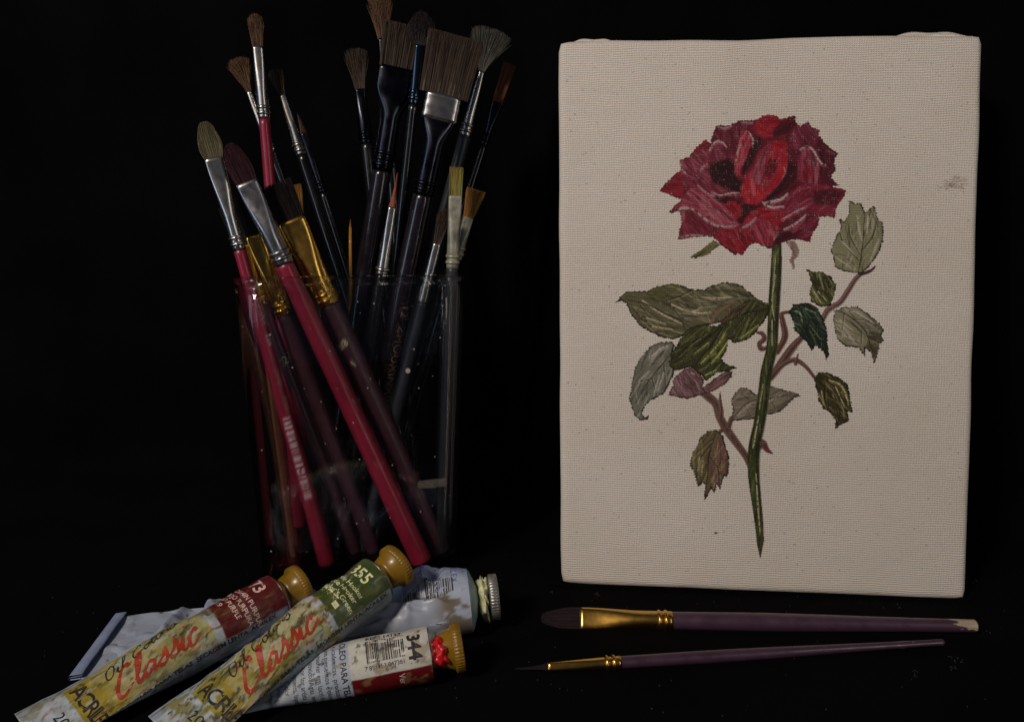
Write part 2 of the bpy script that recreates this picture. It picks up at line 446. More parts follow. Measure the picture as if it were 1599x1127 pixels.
def fill(P, color, ident=None, clip=None, ragged=1.0, op=1.0, feather=0):
    m = polymask(P, ragged)
    if clip is not None: m &= clip
    if feather:
        a = m.astype(float)
        for _ in range(feather):
            a = (a + np.roll(a, 1, 0) + np.roll(a, -1, 0) + np.roll(a, 1, 1) + np.roll(a, -1, 1)) / 5
        if clip is not None: a = a * clip
        a = a * op
        IMG[:] = IMG * (1 - a[..., None]) + pc(color) * a[..., None]
    else:
        IMG[m] = IMG[m] * (1 - op) + pc(color) * op
    if ident is not None: IDS[m] = ident
    return m
def streaks(m, ang, n, ln, wd, cols, op=0.4, curve=0.25, spread=0.25):
    ys, xs = np.nonzero(m)
    if len(ys) == 0: return
    for k in range(n):
        i = rng.integers(len(ys)); x, y = xs[i] + XA, ys[i] + YA
        a = math.radians(ang) + rng.normal(0, spread); l = ln * (0.5 + rng.random())
        P = [(x - math.cos(a) * l / 2, y - math.sin(a) * l / 2), (x + rng.normal(0, curve * 3), y + rng.normal(0, curve * 3)), (x + math.cos(a) * l / 2, y + math.sin(a) * l / 2)]
        stroke(P, wd * (0.6 + 0.8 * rng.random()), cols[rng.integers(len(cols))], op * (0.5 + 0.7 * rng.random()), clip=m, soft=0.7)

# stains on the bare canvas
for k in range(120):                         # brown stain, thin and broken by the weave
    x = 1488 + rng.normal(0, 9); y = 287 + rng.normal(0, 5) - (x - 1488) * .18
    stroke([(x, y), (x + 2 + rng.random() * 5, y - .6)], 1.5 + rng.random(), [(112, 88, 56), (132, 110, 78), (96, 72, 44)][k % 3], 0.30 + .35 * rng.random(), smooth=False, dry=.3)
stroke([(884, 128), (887, 124)], 3, (150, 100, 90), .6, smooth=False); stroke([(890, 119), (892, 121)], 2.5, (150, 110, 98), .5, smooth=False)
stroke([(1117, 831.5), (1119, 831.5)], 3.4, (40, 34, 32), 1, smooth=False, taper=False)
for k in range(420):                         # dark specks between the threads
    y = 76 + rng.random() * 824; x = 886 + rng.random() * (636 - (y - 51) * .031)
    stroke([(x, y), (x + 0.6, y)], 1.6 + rng.random(), (112, 102, 92), 0.35 + 0.4 * rng.random(), smooth=False, taper=False)

NEXT = [1]; KIND = {}
def new_id(name, label):
    i = NEXT[0]; NEXT[0] += 1; KIND[i] = (name, label); return i
Z3 = lambda L: [(1010 + x / 4.3333, 160 + y / 4.3333) for x, y in L]
Z4 = lambda L: [(940 + x / 4.3333, 420 + y / 4.3333) for x, y in L]
Z5 = lambda L: [(1170 + x / 2.9652, 300 + y / 2.9652) for x, y in L]
Z6 = lambda L: [(1050 + x / 3.52, 560 + y / 3.52) for x, y in L]

def leaf(outline, base, dark, light, rib, veins, ang, label, lights=(), n=46, edge=1.0, ident_name='painted_leaf', two=None):
    i = new_id(ident_name, label)
    m = fill(outline, base, i)
    if two is not None: fill(two[0], two[1], clip=m, feather=2, op=.9)
    streaks(m, ang, int(n * 1.5), 24, 3.0, [dark, dark, base, light], 0.42)
    P = np.array(list(outline) + [outline[0]], float)
    stroke(P, 7.0, dark, 0.40 * edge, clip=m, smooth=False, taper=False, soft=0.95)
    stroke(P, 3.8, tuple(q * .7 for q in dark), 0.9 * edge, clip=m, smooth=False, taper=False, soft=0.8)
    for v in veins:
        stroke(v, 4.2, dark, 0.70, clip=m, soft=.9)
        stroke([(x + 2.2, y + 1.2) for x, y in v], 2.0, light, 0.5, clip=m, dry=0.35)
    for v in lights:
        stroke([(x + 1, y + 2) for x, y in v], 7.0, light, 0.40, clip=m, dry=0.3, soft=0.95)
        stroke(v, 3.2, tuple(min(255, q * 1.25) for q in light), 0.95, clip=m, dry=0.26, soft=0.8)
    if rib is not None: stroke(rib, 2.4, dark, 0.85, clip=m)
    return m

# ---- twigs and stem (under the leaves)
tw = new_id('painted_twig', 'reddish brown painted twig')
TWC, TWD, TWL = (112, 82, 72), (66, 42, 36), (156, 126, 112)
def twig(P, w, c=TWC, ident=None):
    stroke(P, w, c, 1, soft=0.25, ident=tw if ident is None else ident, taper=False)
    stroke([(x + 1.2, y + 1.4) for x, y in P], [max(1, q * 0.4) for q in (w if not np.isscalar(w) else [w])], TWD, 0.6, clip=IDS == tw)
    stroke([(x - 1.0, y - 1.0) for x, y in P], 1.6, TWL, 0.45, clip=IDS == tw, dry=0.4)
twig(Z6([(80, 70), (130, 150), (200, 210), (240, 250), (260, 320), (300, 390), (350, 460), (400, 530), (430, 590)]), [9, 12, 14, 13, 13, 14, 12, 11, 10])
twig(Z6([(262, 180), (262, 230), (268, 290), (262, 330)]), [1, 5, 8, 8])
twig(Z6([(325, 325), (310, 370)]), [7, 9]); twig(Z6([(275, 390), (250, 410)]), [8, 5])
twig(Z5([(100, 860), (150, 790), (200, 720), (245, 670)]), [10, 14, 13, 9])
twig(Z5([(120, 830), (170, 790), (215, 778), (262, 808), (305, 862)]), [6, 8, 8, 6, 5])
twig(Z5([(215, 795), (225, 750)]), [6, 2])
twig(Z5([(340, 590), (365, 545), (420, 510), (455, 460), (490, 405), (520, 375)]), [8, 10, 9, 9, 8, 7], (128, 98, 92))
twig(Z5([(515, 380), (560, 365), (582, 345)]), [6, 5, 3], (84, 52, 48))
twig(Z5([(130, 740), (165, 670), (155, 600), (150, 565), (185, 553)]), [9, 11, 9, 7, 4], (114, 76, 64))
twig(Z5([(85, 720), (55, 725), (48, 700), (70, 680), (60, 655), (38, 650)]), [6, 8, 8, 8, 7, 4], (116, 78, 66))
twig(Z6([(470, 490), (495, 465), (520, 500), (550, 520)]), [12, 13, 8, 2], (116, 70, 68))
# sepals under the bloom
se = new_id('painted_sepal', 'small olive painted sepal')
m = fill(Z3([(298, 1045), (330, 1020), (380, 990), (420, 950), (450, 930), (500, 965), (470, 985), (430, 1020), (370, 1045), (320, 1055)]), (92, 86, 52), se)
streaks(m, -28, 20, 22, 3, [(66, 58, 32), (118, 108, 70)], .5)
m = fill(Z3([(940, 940), (1000, 935), (1030, 990), (1020, 1040), (995, 1070), (1000, 1125), (985, 1125), (970, 1060), (985, 1010)]), (128, 102, 92), new_id('painted_sepal', 'pale mauve painted sepal'))
streaks(m, 70, 20, 16, 3, [(104, 76, 70), (156, 134, 124)], .5)

# ---- leaves
OL = dict(dark=(38, 36, 20), light=(150, 148, 104))
leaf(Z4([(185, 880), (200, 770), (235, 640), (275, 580), (330, 520), (400, 495), (470, 492), (490, 515), (470, 580), (500, 640), (480, 720), (420, 840), (330, 890), (290, 930), (268, 970), (285, 1000), (318, 985), (310, 1015), (260, 1025), (220, 990)]),
     (100, 98, 84), (50, 44, 34), (168, 166, 156), Z4([(480, 560), (380, 680), (290, 800), (230, 920)]),
     [Z4([(390, 650), (330, 640)]), Z4([(330, 750), (260, 760)]), Z4([(420, 640), (430, 780)]), Z4([(340, 740), (370, 850)])], -62, 'grey green painted leaf curling at its tip',
     [Z4([(330, 600), (400, 540), (450, 520)]), Z4([(380, 820), (420, 700)]), Z4([(350, 850), (390, 720)]), Z4([(250, 760), (320, 690)])])
leaf(Z4([(445, 850), (480, 790), (480, 740), (540, 690), (600, 660), (660, 680), (690, 760), (680, 800), (720, 840), (640, 860), (580, 878), (500, 865)]),
     (108, 76, 78), (62, 38, 40), (156, 124, 124), Z4([(590, 690), (640, 830)]), [Z4([(520, 740), (610, 800)]), Z4([(500, 800), (600, 840)])], 60, 'mauve pink painted leaf', [Z4([(600, 700), (650, 720)])])
leaf(Z4([(700, 790), (760, 740), (840, 690), (885, 695), (870, 740), (820, 790), (740, 830), (705, 845), (680, 810)]),
     (108, 78, 76), (66, 42, 42), (156, 118, 116), Z4([(720, 820), (850, 710)]), [], -40, 'small mauve underside of a painted leaf')
# large pair at left of the stem
leaf(Z4([(95, 230), (120, 190), (170, 152), (300, 150), (380, 115), (480, 100), (560, 115), (600, 140), (690, 140), (740, 115), (820, 92), (890, 92), (950, 115), (1000, 160), (1040, 195), (1130, 240), (1138, 265), (1040, 300), (900, 330), (760, 370), (640, 390), (530, 460), (480, 475), (400, 460), (300, 410), (250, 380), (215, 330), (185, 290), (170, 235), (130, 215)]),
     (88, 84, 58), (36, 30, 20), (150, 140, 108), Z4([(120, 200), (300, 240), (420, 300), (560, 360)]),
     [Z4([(420, 200), (470, 240), (530, 320), (600, 350)]), Z4([(600, 150), (520, 190), (440, 215)]), Z4([(250, 230), (330, 330), (420, 430)]), Z4([(200, 250), (270, 330), (360, 400)])], 22, 'broad olive painted leaf with a brown turned edge',
     [Z4([(270, 210), (400, 300), (540, 370)]), Z4([(300, 330), (430, 370)]), Z4([(340, 390), (480, 410)]), Z4([(470, 240), (600, 290), (680, 260)]), Z4([(560, 280), (660, 300), (740, 290)]), Z4([(680, 190), (760, 200), (880, 190)])], n=120)
m = polymask(Z4([(560, 170), (700, 150), (880, 110), (990, 170), (1010, 200), (880, 230), (790, 290), (740, 350), (640, 375), (560, 340), (470, 240)]))
m &= IDS == NEXT[0] - 1
streaks(m, 12, 50, 26, 3, [(96, 92, 78), (70, 66, 54), (132, 126, 108), (52, 44, 32)], .5)
m = polymask(Z4([(300, 160), (400, 115), (520, 105), (590, 150), (470, 190), (380, 210)])) & (IDS == NEXT[0] - 1)
streaks(m, -12, 30, 24, 3, [(104, 106, 52), (82, 84, 40), (58, 56, 28)], .55)
stroke(Z4([(740, 370), (780, 300), (890, 225)]), 7, (124, 88, 78), .6, clip=IDS == NEXT[0] - 1)
leaf(Z4([(450, 650), (470, 570), (530, 470), (590, 400), (680, 375), (780, 385), (830, 330), (900, 260), (1000, 200), (1060, 215), (1138, 265), (1100, 350), (1040, 430), (1000, 470), (950, 490), (890, 500), (855, 470), (840, 560), (810, 600), (830, 640), (910, 665), (860, 690), (780, 700), (700, 760), (680, 720), (600, 660), (500, 690)]),
     (64, 64, 34), (26, 22, 14), (124, 128, 66), Z4([(1120, 270), (900, 330), (700, 480), (480, 640)]),
     [Z4([(820, 390), (740, 520), (640, 640)]), Z4([(700, 440), (590, 520), (500, 610)]), Z4([(960, 330), (880, 430)]), Z4([(780, 470), (700, 600)])], -48, 'dark green painted leaf beside the stem',
     [Z4([(840, 430), (780, 520), (700, 610), (670, 640)]), Z4([(860, 480), (800, 570), (740, 640)]), Z4([(720, 500), (620, 580)]), Z4([(940, 470), (1060, 380)]), Z4([(700, 720), (780, 680)])], n=120)
m = polymask(Z4([(770, 380), (800, 310), (900, 240), (1000, 210), (960, 280), (860, 350)])) & (IDS == NEXT[0] - 1)
streaks(m, -30, 26, 20, 3, [(78, 46, 36), (54, 34, 26), (110, 72, 62)], .5)
leaf(Z6([(320, 235), (350, 180), (380, 155), (420, 165), (455, 200), (520, 150), (570, 155), (620, 175), (670, 185), (705, 205), (670, 215), (620, 265), (575, 300), (500, 310), (420, 335), (325, 340), (335, 280)]),
     (108, 98, 82), (60, 50, 38), (148, 138, 122), Z6([(330, 330), (420, 240), (560, 215), (660, 195)]), [Z6([(400, 260), (430, 310)]), Z6([(540, 220), (570, 280)]), Z6([(430, 230), (380, 190)])], -20, 'thin grey brown painted leaf behind the stem', [Z6([(360, 310), (430, 250)]), Z6([(520, 240), (600, 200)])])
leaf(Z6([(95, 580), (110, 520), (150, 440), (190, 395), (240, 390), (275, 420), (285, 460), (310, 530), (315, 580), (300, 650), (285, 640), (262, 720), (245, 690), (228, 740), (215, 710), (172, 785), (180, 690), (165, 680), (135, 705), (125, 640)]),
     (96, 84, 58), (48, 36, 26), (140, 134, 92), Z6([(240, 410), (205, 520), (195, 640), (178, 770)]),
     [Z6([(215, 470), (150, 560), (135, 650)]), Z6([(225, 440), (130, 520)]), Z6([(210, 540), (250, 600), (260, 690)])], 100, 'olive and mauve painted leaf hanging low', [Z6([(150, 540), (140, 620)]), Z6([(170, 560), (160, 640)])],
     two=(Z6([(250, 420), (285, 460), (315, 580), (262, 720), (215, 710), (205, 560)]), (106, 72, 66)))
leaf(Z5([(375, 270), (400, 210), (425, 165), (418, 122), (440, 140), (462, 95), (460, 38), (490, 55), (515, 50), (535, 95), (575, 65), (582, 70), (598, 130), (620, 140), (620, 220), (600, 280), (560, 340), (520, 378), (480, 375), (430, 365), (395, 345), (390, 300)]),
     (116, 112, 84), (48, 42, 28), (176, 172, 138), Z5([(505, 380), (520, 290), (530, 200), (535, 100)]),
     [Z5([(515, 290), (470, 210), (460, 150)]), Z5([(510, 320), (440, 240), (420, 190)]), Z5([(505, 350), (440, 300), (400, 290)]), Z5([(525, 270), (570, 210), (590, 140)])], -75, 'pale olive painted leaf beside the bloom',
     [Z5([(500, 110), (510, 180), (525, 230)]), Z5([(550, 110), (545, 190)]), Z5([(430, 230), (480, 280)]), Z5([(400, 300), (470, 350)]), Z5([(560, 320), (600, 220)])])
leaf(Z5([(262, 355), (300, 370), (340, 370), (380, 395), (402, 430), (395, 480), (375, 525), (330, 530), (285, 505), (278, 470), (290, 430), (280, 390)]),
     (88, 88, 48), (36, 34, 18), (146, 144, 96), Z5([(270, 360), (310, 430), (355, 515)]), [Z5([(320, 440), (300, 490)])], 60, 'small olive painted leaf on the side twig', [Z5([(320, 460), (355, 500)]), Z5([(300, 460), (330, 510)])],
     two=(Z5([(290, 375), (380, 395), (402, 430), (375, 520), (330, 440)]), (58, 54, 30)))
leaf(Z5([(180, 555), (205, 520), (260, 512), (310, 530), (340, 580), (360, 640), (362, 700), (368, 750), (358, 782), (345, 740), (305, 710), (292, 735), (260, 690), (210, 640), (200, 590)]),
     (38, 50, 36), (16, 20, 14), (96, 116, 92), Z5([(200, 550), (270, 610), (340, 720)]), [Z5([(240, 570), (300, 580)]), Z5([(270, 620), (330, 640)])], 50, 'deep bluish green painted leaf', [Z5([(205, 550), (235, 560), (245, 600)]), Z5([(260, 540), (310, 560)])])
leaf(Z5([(388, 600), (395, 550), (440, 530), (500, 530), (560, 570), (605, 610), (622, 640), (610, 660), (622, 690), (605, 700), (600, 740), (580, 792), (560, 740), (535, 720), (538, 768), (510, 720), (450, 715), (405, 680)]),
     (118, 112, 90), (52, 46, 34), (176, 170, 146), Z5([(400, 545), (470, 580), (540, 650), (580, 770)]),
     [Z5([(480, 590), (560, 600), (600, 640)]), Z5([(440, 560), (430, 640)]), Z5([(520, 640), (520, 700)]), Z5([(545, 650), (600, 690)])], 35, 'greyish painted leaf with a ragged edge',
     [Z5([(420, 590), (480, 640)]), Z5([(430, 660), (510, 690)]), Z5([(500, 560), (570, 600)]), Z5([(440, 545), (520, 560)])],
     two=(Z5([(560, 640), (622, 660), (580, 790), (540, 720)]), (72, 66, 42)))
leaf(Z5([(298, 870), (320, 832), (360, 835), (410, 855), (455, 890), (468, 950), (480, 1020), (455, 1015), (462, 1060), (420, 1080), (395, 1100), (400, 1060), (375, 1020), (340, 1000), (320, 960), (312, 910)]),
     (66, 58, 32), (30, 24, 12), (142, 136, 90), Z5([(310, 860), (370, 930), (420, 1010), (410, 1080)]), [Z5([(340, 870), (420, 930)]), Z5([(350, 900), (350, 970)]), Z5([(400, 960), (450, 1000)])], 55, 'brownish green painted leaf at the end of a twig',
     [Z5([(370, 870), (430, 900), (460, 980)]), Z5([(400, 900), (440, 990)]), Z5([(335, 920), (345, 980)])])

# ---- main stem
st = new_id('painted_stem', 'long green painted rose stem')
SPT = [(1213, 380), (1212, 420), (1209, 470), (1207, 510), (1205, 545), (1197, 580), (1192, 620), (1186, 660), (1178, 700), (1177, 740), (1181, 780), (1185, 815), (1187, 845), (1187, 870)]
stroke(SPT, [14, 17, 18, 17, 17, 18, 18, 18, 19, 18, 15, 13, 11, 1], (62, 68, 34), 1, soft=0.12, taper=False, ident=st)
sm = IDS == st
streaks(sm, 97, 120, 34, 3.4, [(36, 38, 18), (92, 98, 52), (52, 70, 32), (112, 112, 70)], .55, spread=.1)
stroke([(x + 6, y) for x, y in SPT], 6, (34, 30, 16), .7, clip=sm, taper=False)
stroke([(x - 7, y) for x, y in SPT], 3.5, (38, 34, 18), .7, clip=sm, taper=False)
stroke([(1190, 760), (1191, 800), (1191, 840), (1189, 862)], 7, (82, 58, 44), .8, clip=sm)
for a in ([(1211, 430), (1206, 470), (1210, 500)], [(1208, 440), (1212, 400)], [(1185, 650), (1178, 690), (1176, 700)], [(1181, 740), (1184, 790), (1187, 830)], [(1192, 600), (1186, 640)], [(1206, 500), (1206, 540)]):
    stroke(a, 3.2, (172, 168, 130), .75, clip=sm, dry=.3)

# ---- the bloom
ro = new_id('painted_bloom', 'full crimson painted rose bloom')
SIL = Z3([(88, 600), (130, 545), (190, 480), (235, 462), (222, 390), (285, 370), (330, 310), (395, 250), (430, 280), (455, 190), (480, 152), (560, 160), (620, 125), (740, 120), (780, 95), (830, 80), (880, 95), (905, 115), (960, 100), (1000, 92), (1005, 130), (1040, 165), (1090, 130), (1110, 165), (1175, 190), (1165, 225), (1200, 270), (1250, 315), (1300, 345), (1270, 385), (1275, 460), (1250, 490), (1255, 520), (1298, 558), (1250, 572), (1300, 580), (1345, 595), (1330, 650), (1300, 690), (1280, 720), (1275, 785), (1230, 770), (1165, 775), (1160, 830), (1130, 870), (1105, 945), (1060, 935), (1000, 925), (940, 940), (870, 970), (830, 990), (770, 965), (740, 950), (690, 965), (670, 1000), (650, 1035), (625, 1020), (595, 1035), (560, 1005), (500, 960), (450, 910), (400, 905), (300, 915), (210, 930), (215, 880), (235, 800), (225, 735), (150, 750), (170, 715), (235, 660), (180, 635)])
RM = fill(SIL, (92, 20, 32), ro)
streaks(RM, -30, 160, 26, 5, [(112, 26, 40), (72, 14, 24), (126, 34, 48)], .45)
def petal(pts, base, hi, lo, ang, n=46, ln=24, feather=2, op=.95):
    P = Z3(pts); m = polymask(P, .5) & RM
    fill(P, base, clip=RM, feather=feather * 3, op=op * .9, ragged=.5)
    streaks(m, ang, int(n * 1.5), ln, 3.6, [hi, base, lo, (60, 10, 20)], .40)
    return m
petal([(88, 600), (190, 480), (250, 465), (262, 560), (240, 655), (180, 640)], (124, 18, 30), (146, 30, 40), (92, 14, 24), 5)
petal([(285, 372), (395, 248), (425, 285), (345, 345)], (134, 18, 30), (150, 30, 40), (106, 16, 26), -45, 20)
petal([(225, 390), (330, 335), (440, 315), (420, 420), (440, 540), (600, 600), (640, 640), (480, 640), (380, 610), (250, 560)], (120, 40, 54), (152, 84, 92), (98, 24, 38), 40, 90)
petal([(450, 275), (480, 152), (620, 122), (740, 120), (660, 200), (620, 300), (570, 380), (540, 300), (490, 265)], (98, 26, 38), (128, 54, 66), (68, 14, 24), 80, 60)
petal([(425, 320), (460, 275), (500, 268), (545, 300), (600, 380), (560, 400), (500, 430), (440, 400)], (112, 38, 54), (138, 66, 78), (86, 24, 36), 80, 40)
petal([(415, 450), (470, 410), (560, 378), (640, 470), (640, 615), (560, 600), (450, 545)], (34, 8, 14), (62, 14, 22), (20, 6, 10), 40, 60)
petal([(640, 205), (680, 190), (722, 260), (716, 310), (670, 390), (640, 470), (640, 525), (602, 500), (595, 400), (620, 300)], (146, 34, 46), (176, 84, 90), (118, 20, 32), 100, 50)
petal([(722, 250), (790, 225), (770, 290), (710, 410), (650, 495), (640, 450), (690, 360)], (46, 10, 18), (70, 18, 28), (28, 8, 12), 118, 40)
petal([(735, 130), (780, 95), (830, 78), (900, 112), (990, 92), (1010, 140), (960, 215), (850, 235), (780, 245), (725, 185)], (140, 16, 28), (164, 34, 42), (104, 14, 24), 15, 60)
petal([(930, 120), (1000, 92), (1010, 150), (960, 215), (860, 235), (850, 200)], (76, 16, 24), (110, 22, 34), (42, 10, 16), -40, 40)
petal([(760, 340), (850, 262), (930, 265), (955, 350), (945, 480), (885, 570), (805, 645), (740, 620), (680, 560), (660, 510), (720, 440)], (142, 24, 36), (166, 36, 46), (104, 18, 28), 110, 90)
petal([(770, 330), (840, 290), (820, 380), (790, 480), (770, 560), (720, 540), (690, 500), (735, 430)], (128, 46, 58), (160, 90, 98), (110, 30, 42), 112, 60)
petal([(860, 270), (940, 262), (950, 300), (900, 330), (860, 320)], (146, 10, 24), (170, 20, 34), (120, 10, 20), 30, 30)
petal([(930, 400), (948, 430), (935, 500), (880, 575), (800, 645), (850, 560), (905, 480)], (164, 14, 28), (184, 30, 40), (140, 14, 24), 118, 40)
petal([(830, 380), (880, 390), (870, 470), (820, 530), (800, 480)], (104, 18, 28), (130, 26, 38), (74, 14, 22), 112, 30)
petal([(645, 560), (700, 508), (772, 590), (812, 640), (740, 695), (680, 685), (638, 620)], (168, 18, 30), (192, 56, 64), (140, 14, 24), 80, 50)
stroke(Z3([(712, 530), (722, 580), (728, 630)]), 9, (190, 92, 92), .45, clip=RM)
petal([(962, 400), (1015, 420), (1045, 480), (945, 585), (830, 668), (800, 645), (900, 560), (950, 470)], (52, 12, 22), (84, 20, 32), (30, 8, 14), 128, 60)
petal([(1025, 430), (1050, 330), (1110, 305), (1160, 370), (1185, 430), (1150, 555), (1050, 545), (1018, 500)], (128, 42, 58), (160, 94, 104), (104, 22, 36), 88, 70)
petal([(1060, 440), (1110, 420), (1130, 500), (1090, 550), (1050, 530)], (136, 22, 38), (150, 40, 52), (110, 20, 34), 80, 20)
petal([(1150, 240), (1200, 270), (1300, 345), (1270, 385), (1275, 460), (1250, 520), (1298, 558), (1180, 545), (1165, 480), (1180, 430), (1160, 360)], (78, 18, 30), (104, 28, 42), (52, 12, 20), 70, 60)
petal([(1008, 170), (1090, 130), (1175, 195), (1160, 250), (1130, 300), (1060, 310), (1010, 330), (960, 260)], (114, 36, 52), (142, 70, 82), (92, 22, 36), 70, 60)
petal([(1040, 560), (1150, 555), (1250, 572), (1345, 595), (1280, 720), (1275, 785), (1165, 775), (1100, 740), (960, 800), (870, 760), (820, 700), (900, 680), (980, 620)], (122, 32, 48), (152, 74, 86), (96, 18, 32), -28, 110)
petal([(1130, 600), (1260, 590), (1320, 620), (1280, 690), (1180, 700), (1130, 680)], (78, 18, 28), (104, 26, 40), (54, 12, 20), -10, 50)
petal([(235, 665), (300, 580), (400, 610), (480, 645), (530, 690), (620, 800), (640, 830), (560, 852), (470, 832), (380, 770), (330, 725), (230, 705), (160, 745)], (136, 48, 60), (170, 104, 108), (112, 28, 42), 35, 100)
petal([(225, 740), (340, 735), (440, 832), (450, 905), (300, 915), (210, 930)], (112, 26, 40), (136, 50, 62), (84, 18, 30), 60, 60)
petal([(222, 745), (262, 740), (250, 915), (210, 930)], (140, 60, 68), (166, 96, 100), (120, 40, 52), 95, 30)
petal([(445, 880), (640, 845), (740, 870), (775, 960), (690, 965), (650, 1035), (500, 960)], (136, 18, 32), (160, 44, 54), (108, 14, 26), 60, 80)
petal([(640, 845), (740, 768), (860, 790), (905, 870), (860, 980), (770, 962), (740, 870)], (140, 42, 54), (168, 84, 90), (118, 22, 36), 70, 70)
petal([(720, 700), (860, 730), (960, 760), (900, 830), (800, 800), (740, 770), (650, 830), (690, 740)], (142, 16, 30), (160, 34, 44), (112, 14, 26), -10, 60)
petal([(880, 870), (1000, 830), (1165, 778), (1130, 870), (1105, 945), (940, 940), (850, 985)], (112, 26, 42), (140, 60, 72), (78, 16, 28), -35, 70)
petal([(880, 900), (960, 865), (1000, 900), (930, 940), (860, 965)], (62, 16, 26), (84, 20, 32), (44, 12, 18), -30, 26)
petal([(440, 645), (560, 640), (650, 690), (740, 700), (790, 700), (700, 740), (640, 830), (610, 800), (660, 740), (580, 665), (530, 690)], (46, 10, 16), (76, 16, 24), (28, 8, 12), 30, 60)
petal([(530, 695), (570, 662), (635, 700), (645, 770), (605, 795)], (138, 18, 30), (158, 34, 42), (112, 14, 26), 60, 30)
HL = (206, 166, 160)
for a, wd, op in (([(785, 675), (815, 702), (865, 712), (930, 705)], 4, .95), ([(800, 680), (870, 668), (920, 650), (955, 618)], 5, .9), ([(425, 328), (455, 280), (490, 265), (520, 280), (545, 312)], 4, .8),
                  ([(224, 395), (232, 440), (272, 492)], 4, .7), ([(210, 745), (240, 716), (300, 722)], 5, .8), ([(300, 715), (370, 770), (430, 815), (500, 840), (615, 838)], 5, .6), ([(380, 770), (410, 800)], 4, .6),
                  ([(915, 797), (990, 752), (1085, 705)], 3.5, .65), ([(930, 862), (1010, 822), (1090, 752)], 4.5, .7), ([(860, 930), (890, 880)], 3.5, .5), ([(1040, 322), (1080, 302), (1125, 322), (1160, 385), (1190, 420), (1218, 424)], 4, .85),
                  ([(440, 610), (500, 632), (560, 618), (630, 612)], 4, .6), ([(650, 850), (700, 820), (740, 780)], 6, .4), ([(690, 200), (718, 250), (716, 300)], 3.5, .7), ([(600, 420), (620, 330), (640, 280)], 4, .5),
                  ([(480, 165), (520, 178), (590, 160)], 3.5, .45), ([(640, 138), (720, 140)], 4, .5), ([(1230, 330), (1270, 350)], 3, .4), ([(230, 915), (300, 900), (430, 905)], 3.5, .55), ([(930, 440), (938, 480), (915, 520)], 3, .35), ([(360, 470), (380, 440), (410, 420)], 4, .5), ([(345, 560), (400, 612), (460, 636)], 4, .4)):
    stroke(Z3([(x + 3, y + 7) for x, y in a]), wd * 2.2, (168, 92, 98), op * .5, clip=RM, dry=0.35, soft=.9)
    stroke(Z3(a), wd * .95, (236, 206, 200), min(1, op * 1.15), clip=RM, dry=0.34, soft=.8)
    stroke(Z3([(x + 6, y + 10) for x, y in a]), wd * .5, HL, op * .5, clip=RM, dry=0.55, soft=.9)
P = np.array(SIL + [SIL[0]]); stroke(P, 3.0, (60, 14, 22), .6, clip=RM, smooth=False, taper=False, soft=.8)
# primer showing as specks where thread crossings missed the paint
IMG[IDS == ro] = IMG[IDS == ro] * .88 + np.array(alb(100, 22, 34)) * .12; q_ = IMG[IDS == ro]; IMG[IDS == ro] = q_ * np.array([.56, .54, .53]) * (q_.max(1, keepdims=True) / .30).clip(.25, 1.5) ** .45; m_ = (IDS > 0) & (IDS != ro)
lum_ = IMG[m_].mean(1, keepdims=True); IMG[m_] = IMG[m_] * np.array([.60, .53, .48]) * (lum_ / .19).clip(.3, 1.7) ** .35; m_ = IDS == tw; IMG[m_] *= np.array([.72, .70, .70])
spk = (np.sin(GX * 2 * math.pi / 3.3 + 1.2 * NZ[4](GX / 30, GY / 30) * 6) > .45) & (np.sin(GY * 2 * math.pi / 3.4 + 3 * NZ[3](GX / 40, GY / 40)) > .55)
for ident, op in ((ro, .24), (None, .2)):
    mm = spk & ((IDS == ro) if ident else ((IDS > 0) & (IDS != ro)))
    a = (mm * op * sstep(.38, .80, NZ[6].fbm(GX / 6, GY / 6, 2)) * sstep(.25, .8, NZ[7](GX / 2.4, GY / 2.1)) * 1.5)[..., None].clip(0, .8)
    IMG[:] = IMG * (1 - a) + pc((206, 160, 150) if ident else (176, 168, 140)) * a

# ---- the canvas object
cv_thing = thing('stretched_canvas', (cb[0], cb[1], 0), 'small cream canvas with a painted red rose standing upright behind two plum brushes', 'painting')
corn = [on_canvas(872, 63), on_canvas(1537, 51), on_canvas(1510, 938), on_canvas(876, 912)]      # TL TR BR BL
CUV = [canvas_uv(p) for p in corn]
def canvas_pt(a, b, back=0.0):
    q = (CUV[3] * (1 - a) + CUV[2] * a) * (1 - b) + (CUV[0] * (1 - a) + CUV[1] * a) * b
    return cb + cu * q[0] + cv * q[1] - cnn * back, q
nx, ny, rr = 110, 150, 0.28
V, UVs, Cc = [], [], []
ea, eb = 0.28 / 17.6, 0.28 / 24
aa = np.linspace(ea, 1 - ea, nx); bb = np.linspace(eb, 1 - eb, ny)
for b in bb:
    for a in aa:
        p, q = canvas_pt(a, b); V.append(p); UVs.append(q)
F = gridF(ny, nx)
loop = [j for j in range(nx)] + [i * nx + nx - 1 for i in range(1, ny)] + [(ny - 1) * nx + j for j in range(nx - 2, -1, -1)] + [i * nx for i in range(ny - 2, 0, -1)]
def border(a, b):
    # outward direction in (u, v) on the edge, rounded at the corners
    d = np.array([(-1 if a <= ea + 1e-6 else 0) + (1 if a >= 1 - ea - 1e-6 else 0), (-1 if b <= eb + 1e-6 else 0) + (1 if b >= 1 - eb - 1e-6 else 0)], float)
    return d
LP = []
for idx in loop:
    i, j = divmod(idx, nx); d = border(aa[j], bb[i])
    if abs(d).sum() > 1.5: d *= 0.72
    wv = 0.05 * (NZ[2](aa[j] * 9 + 40, bb[i] * 12) - 0.5)
    if d[1] > 0: wv += 0.035 * math.sin(aa[j] * 11) - 0.02
    LP.append((V[idx], UVs[idx], d, wv))
prev = loop
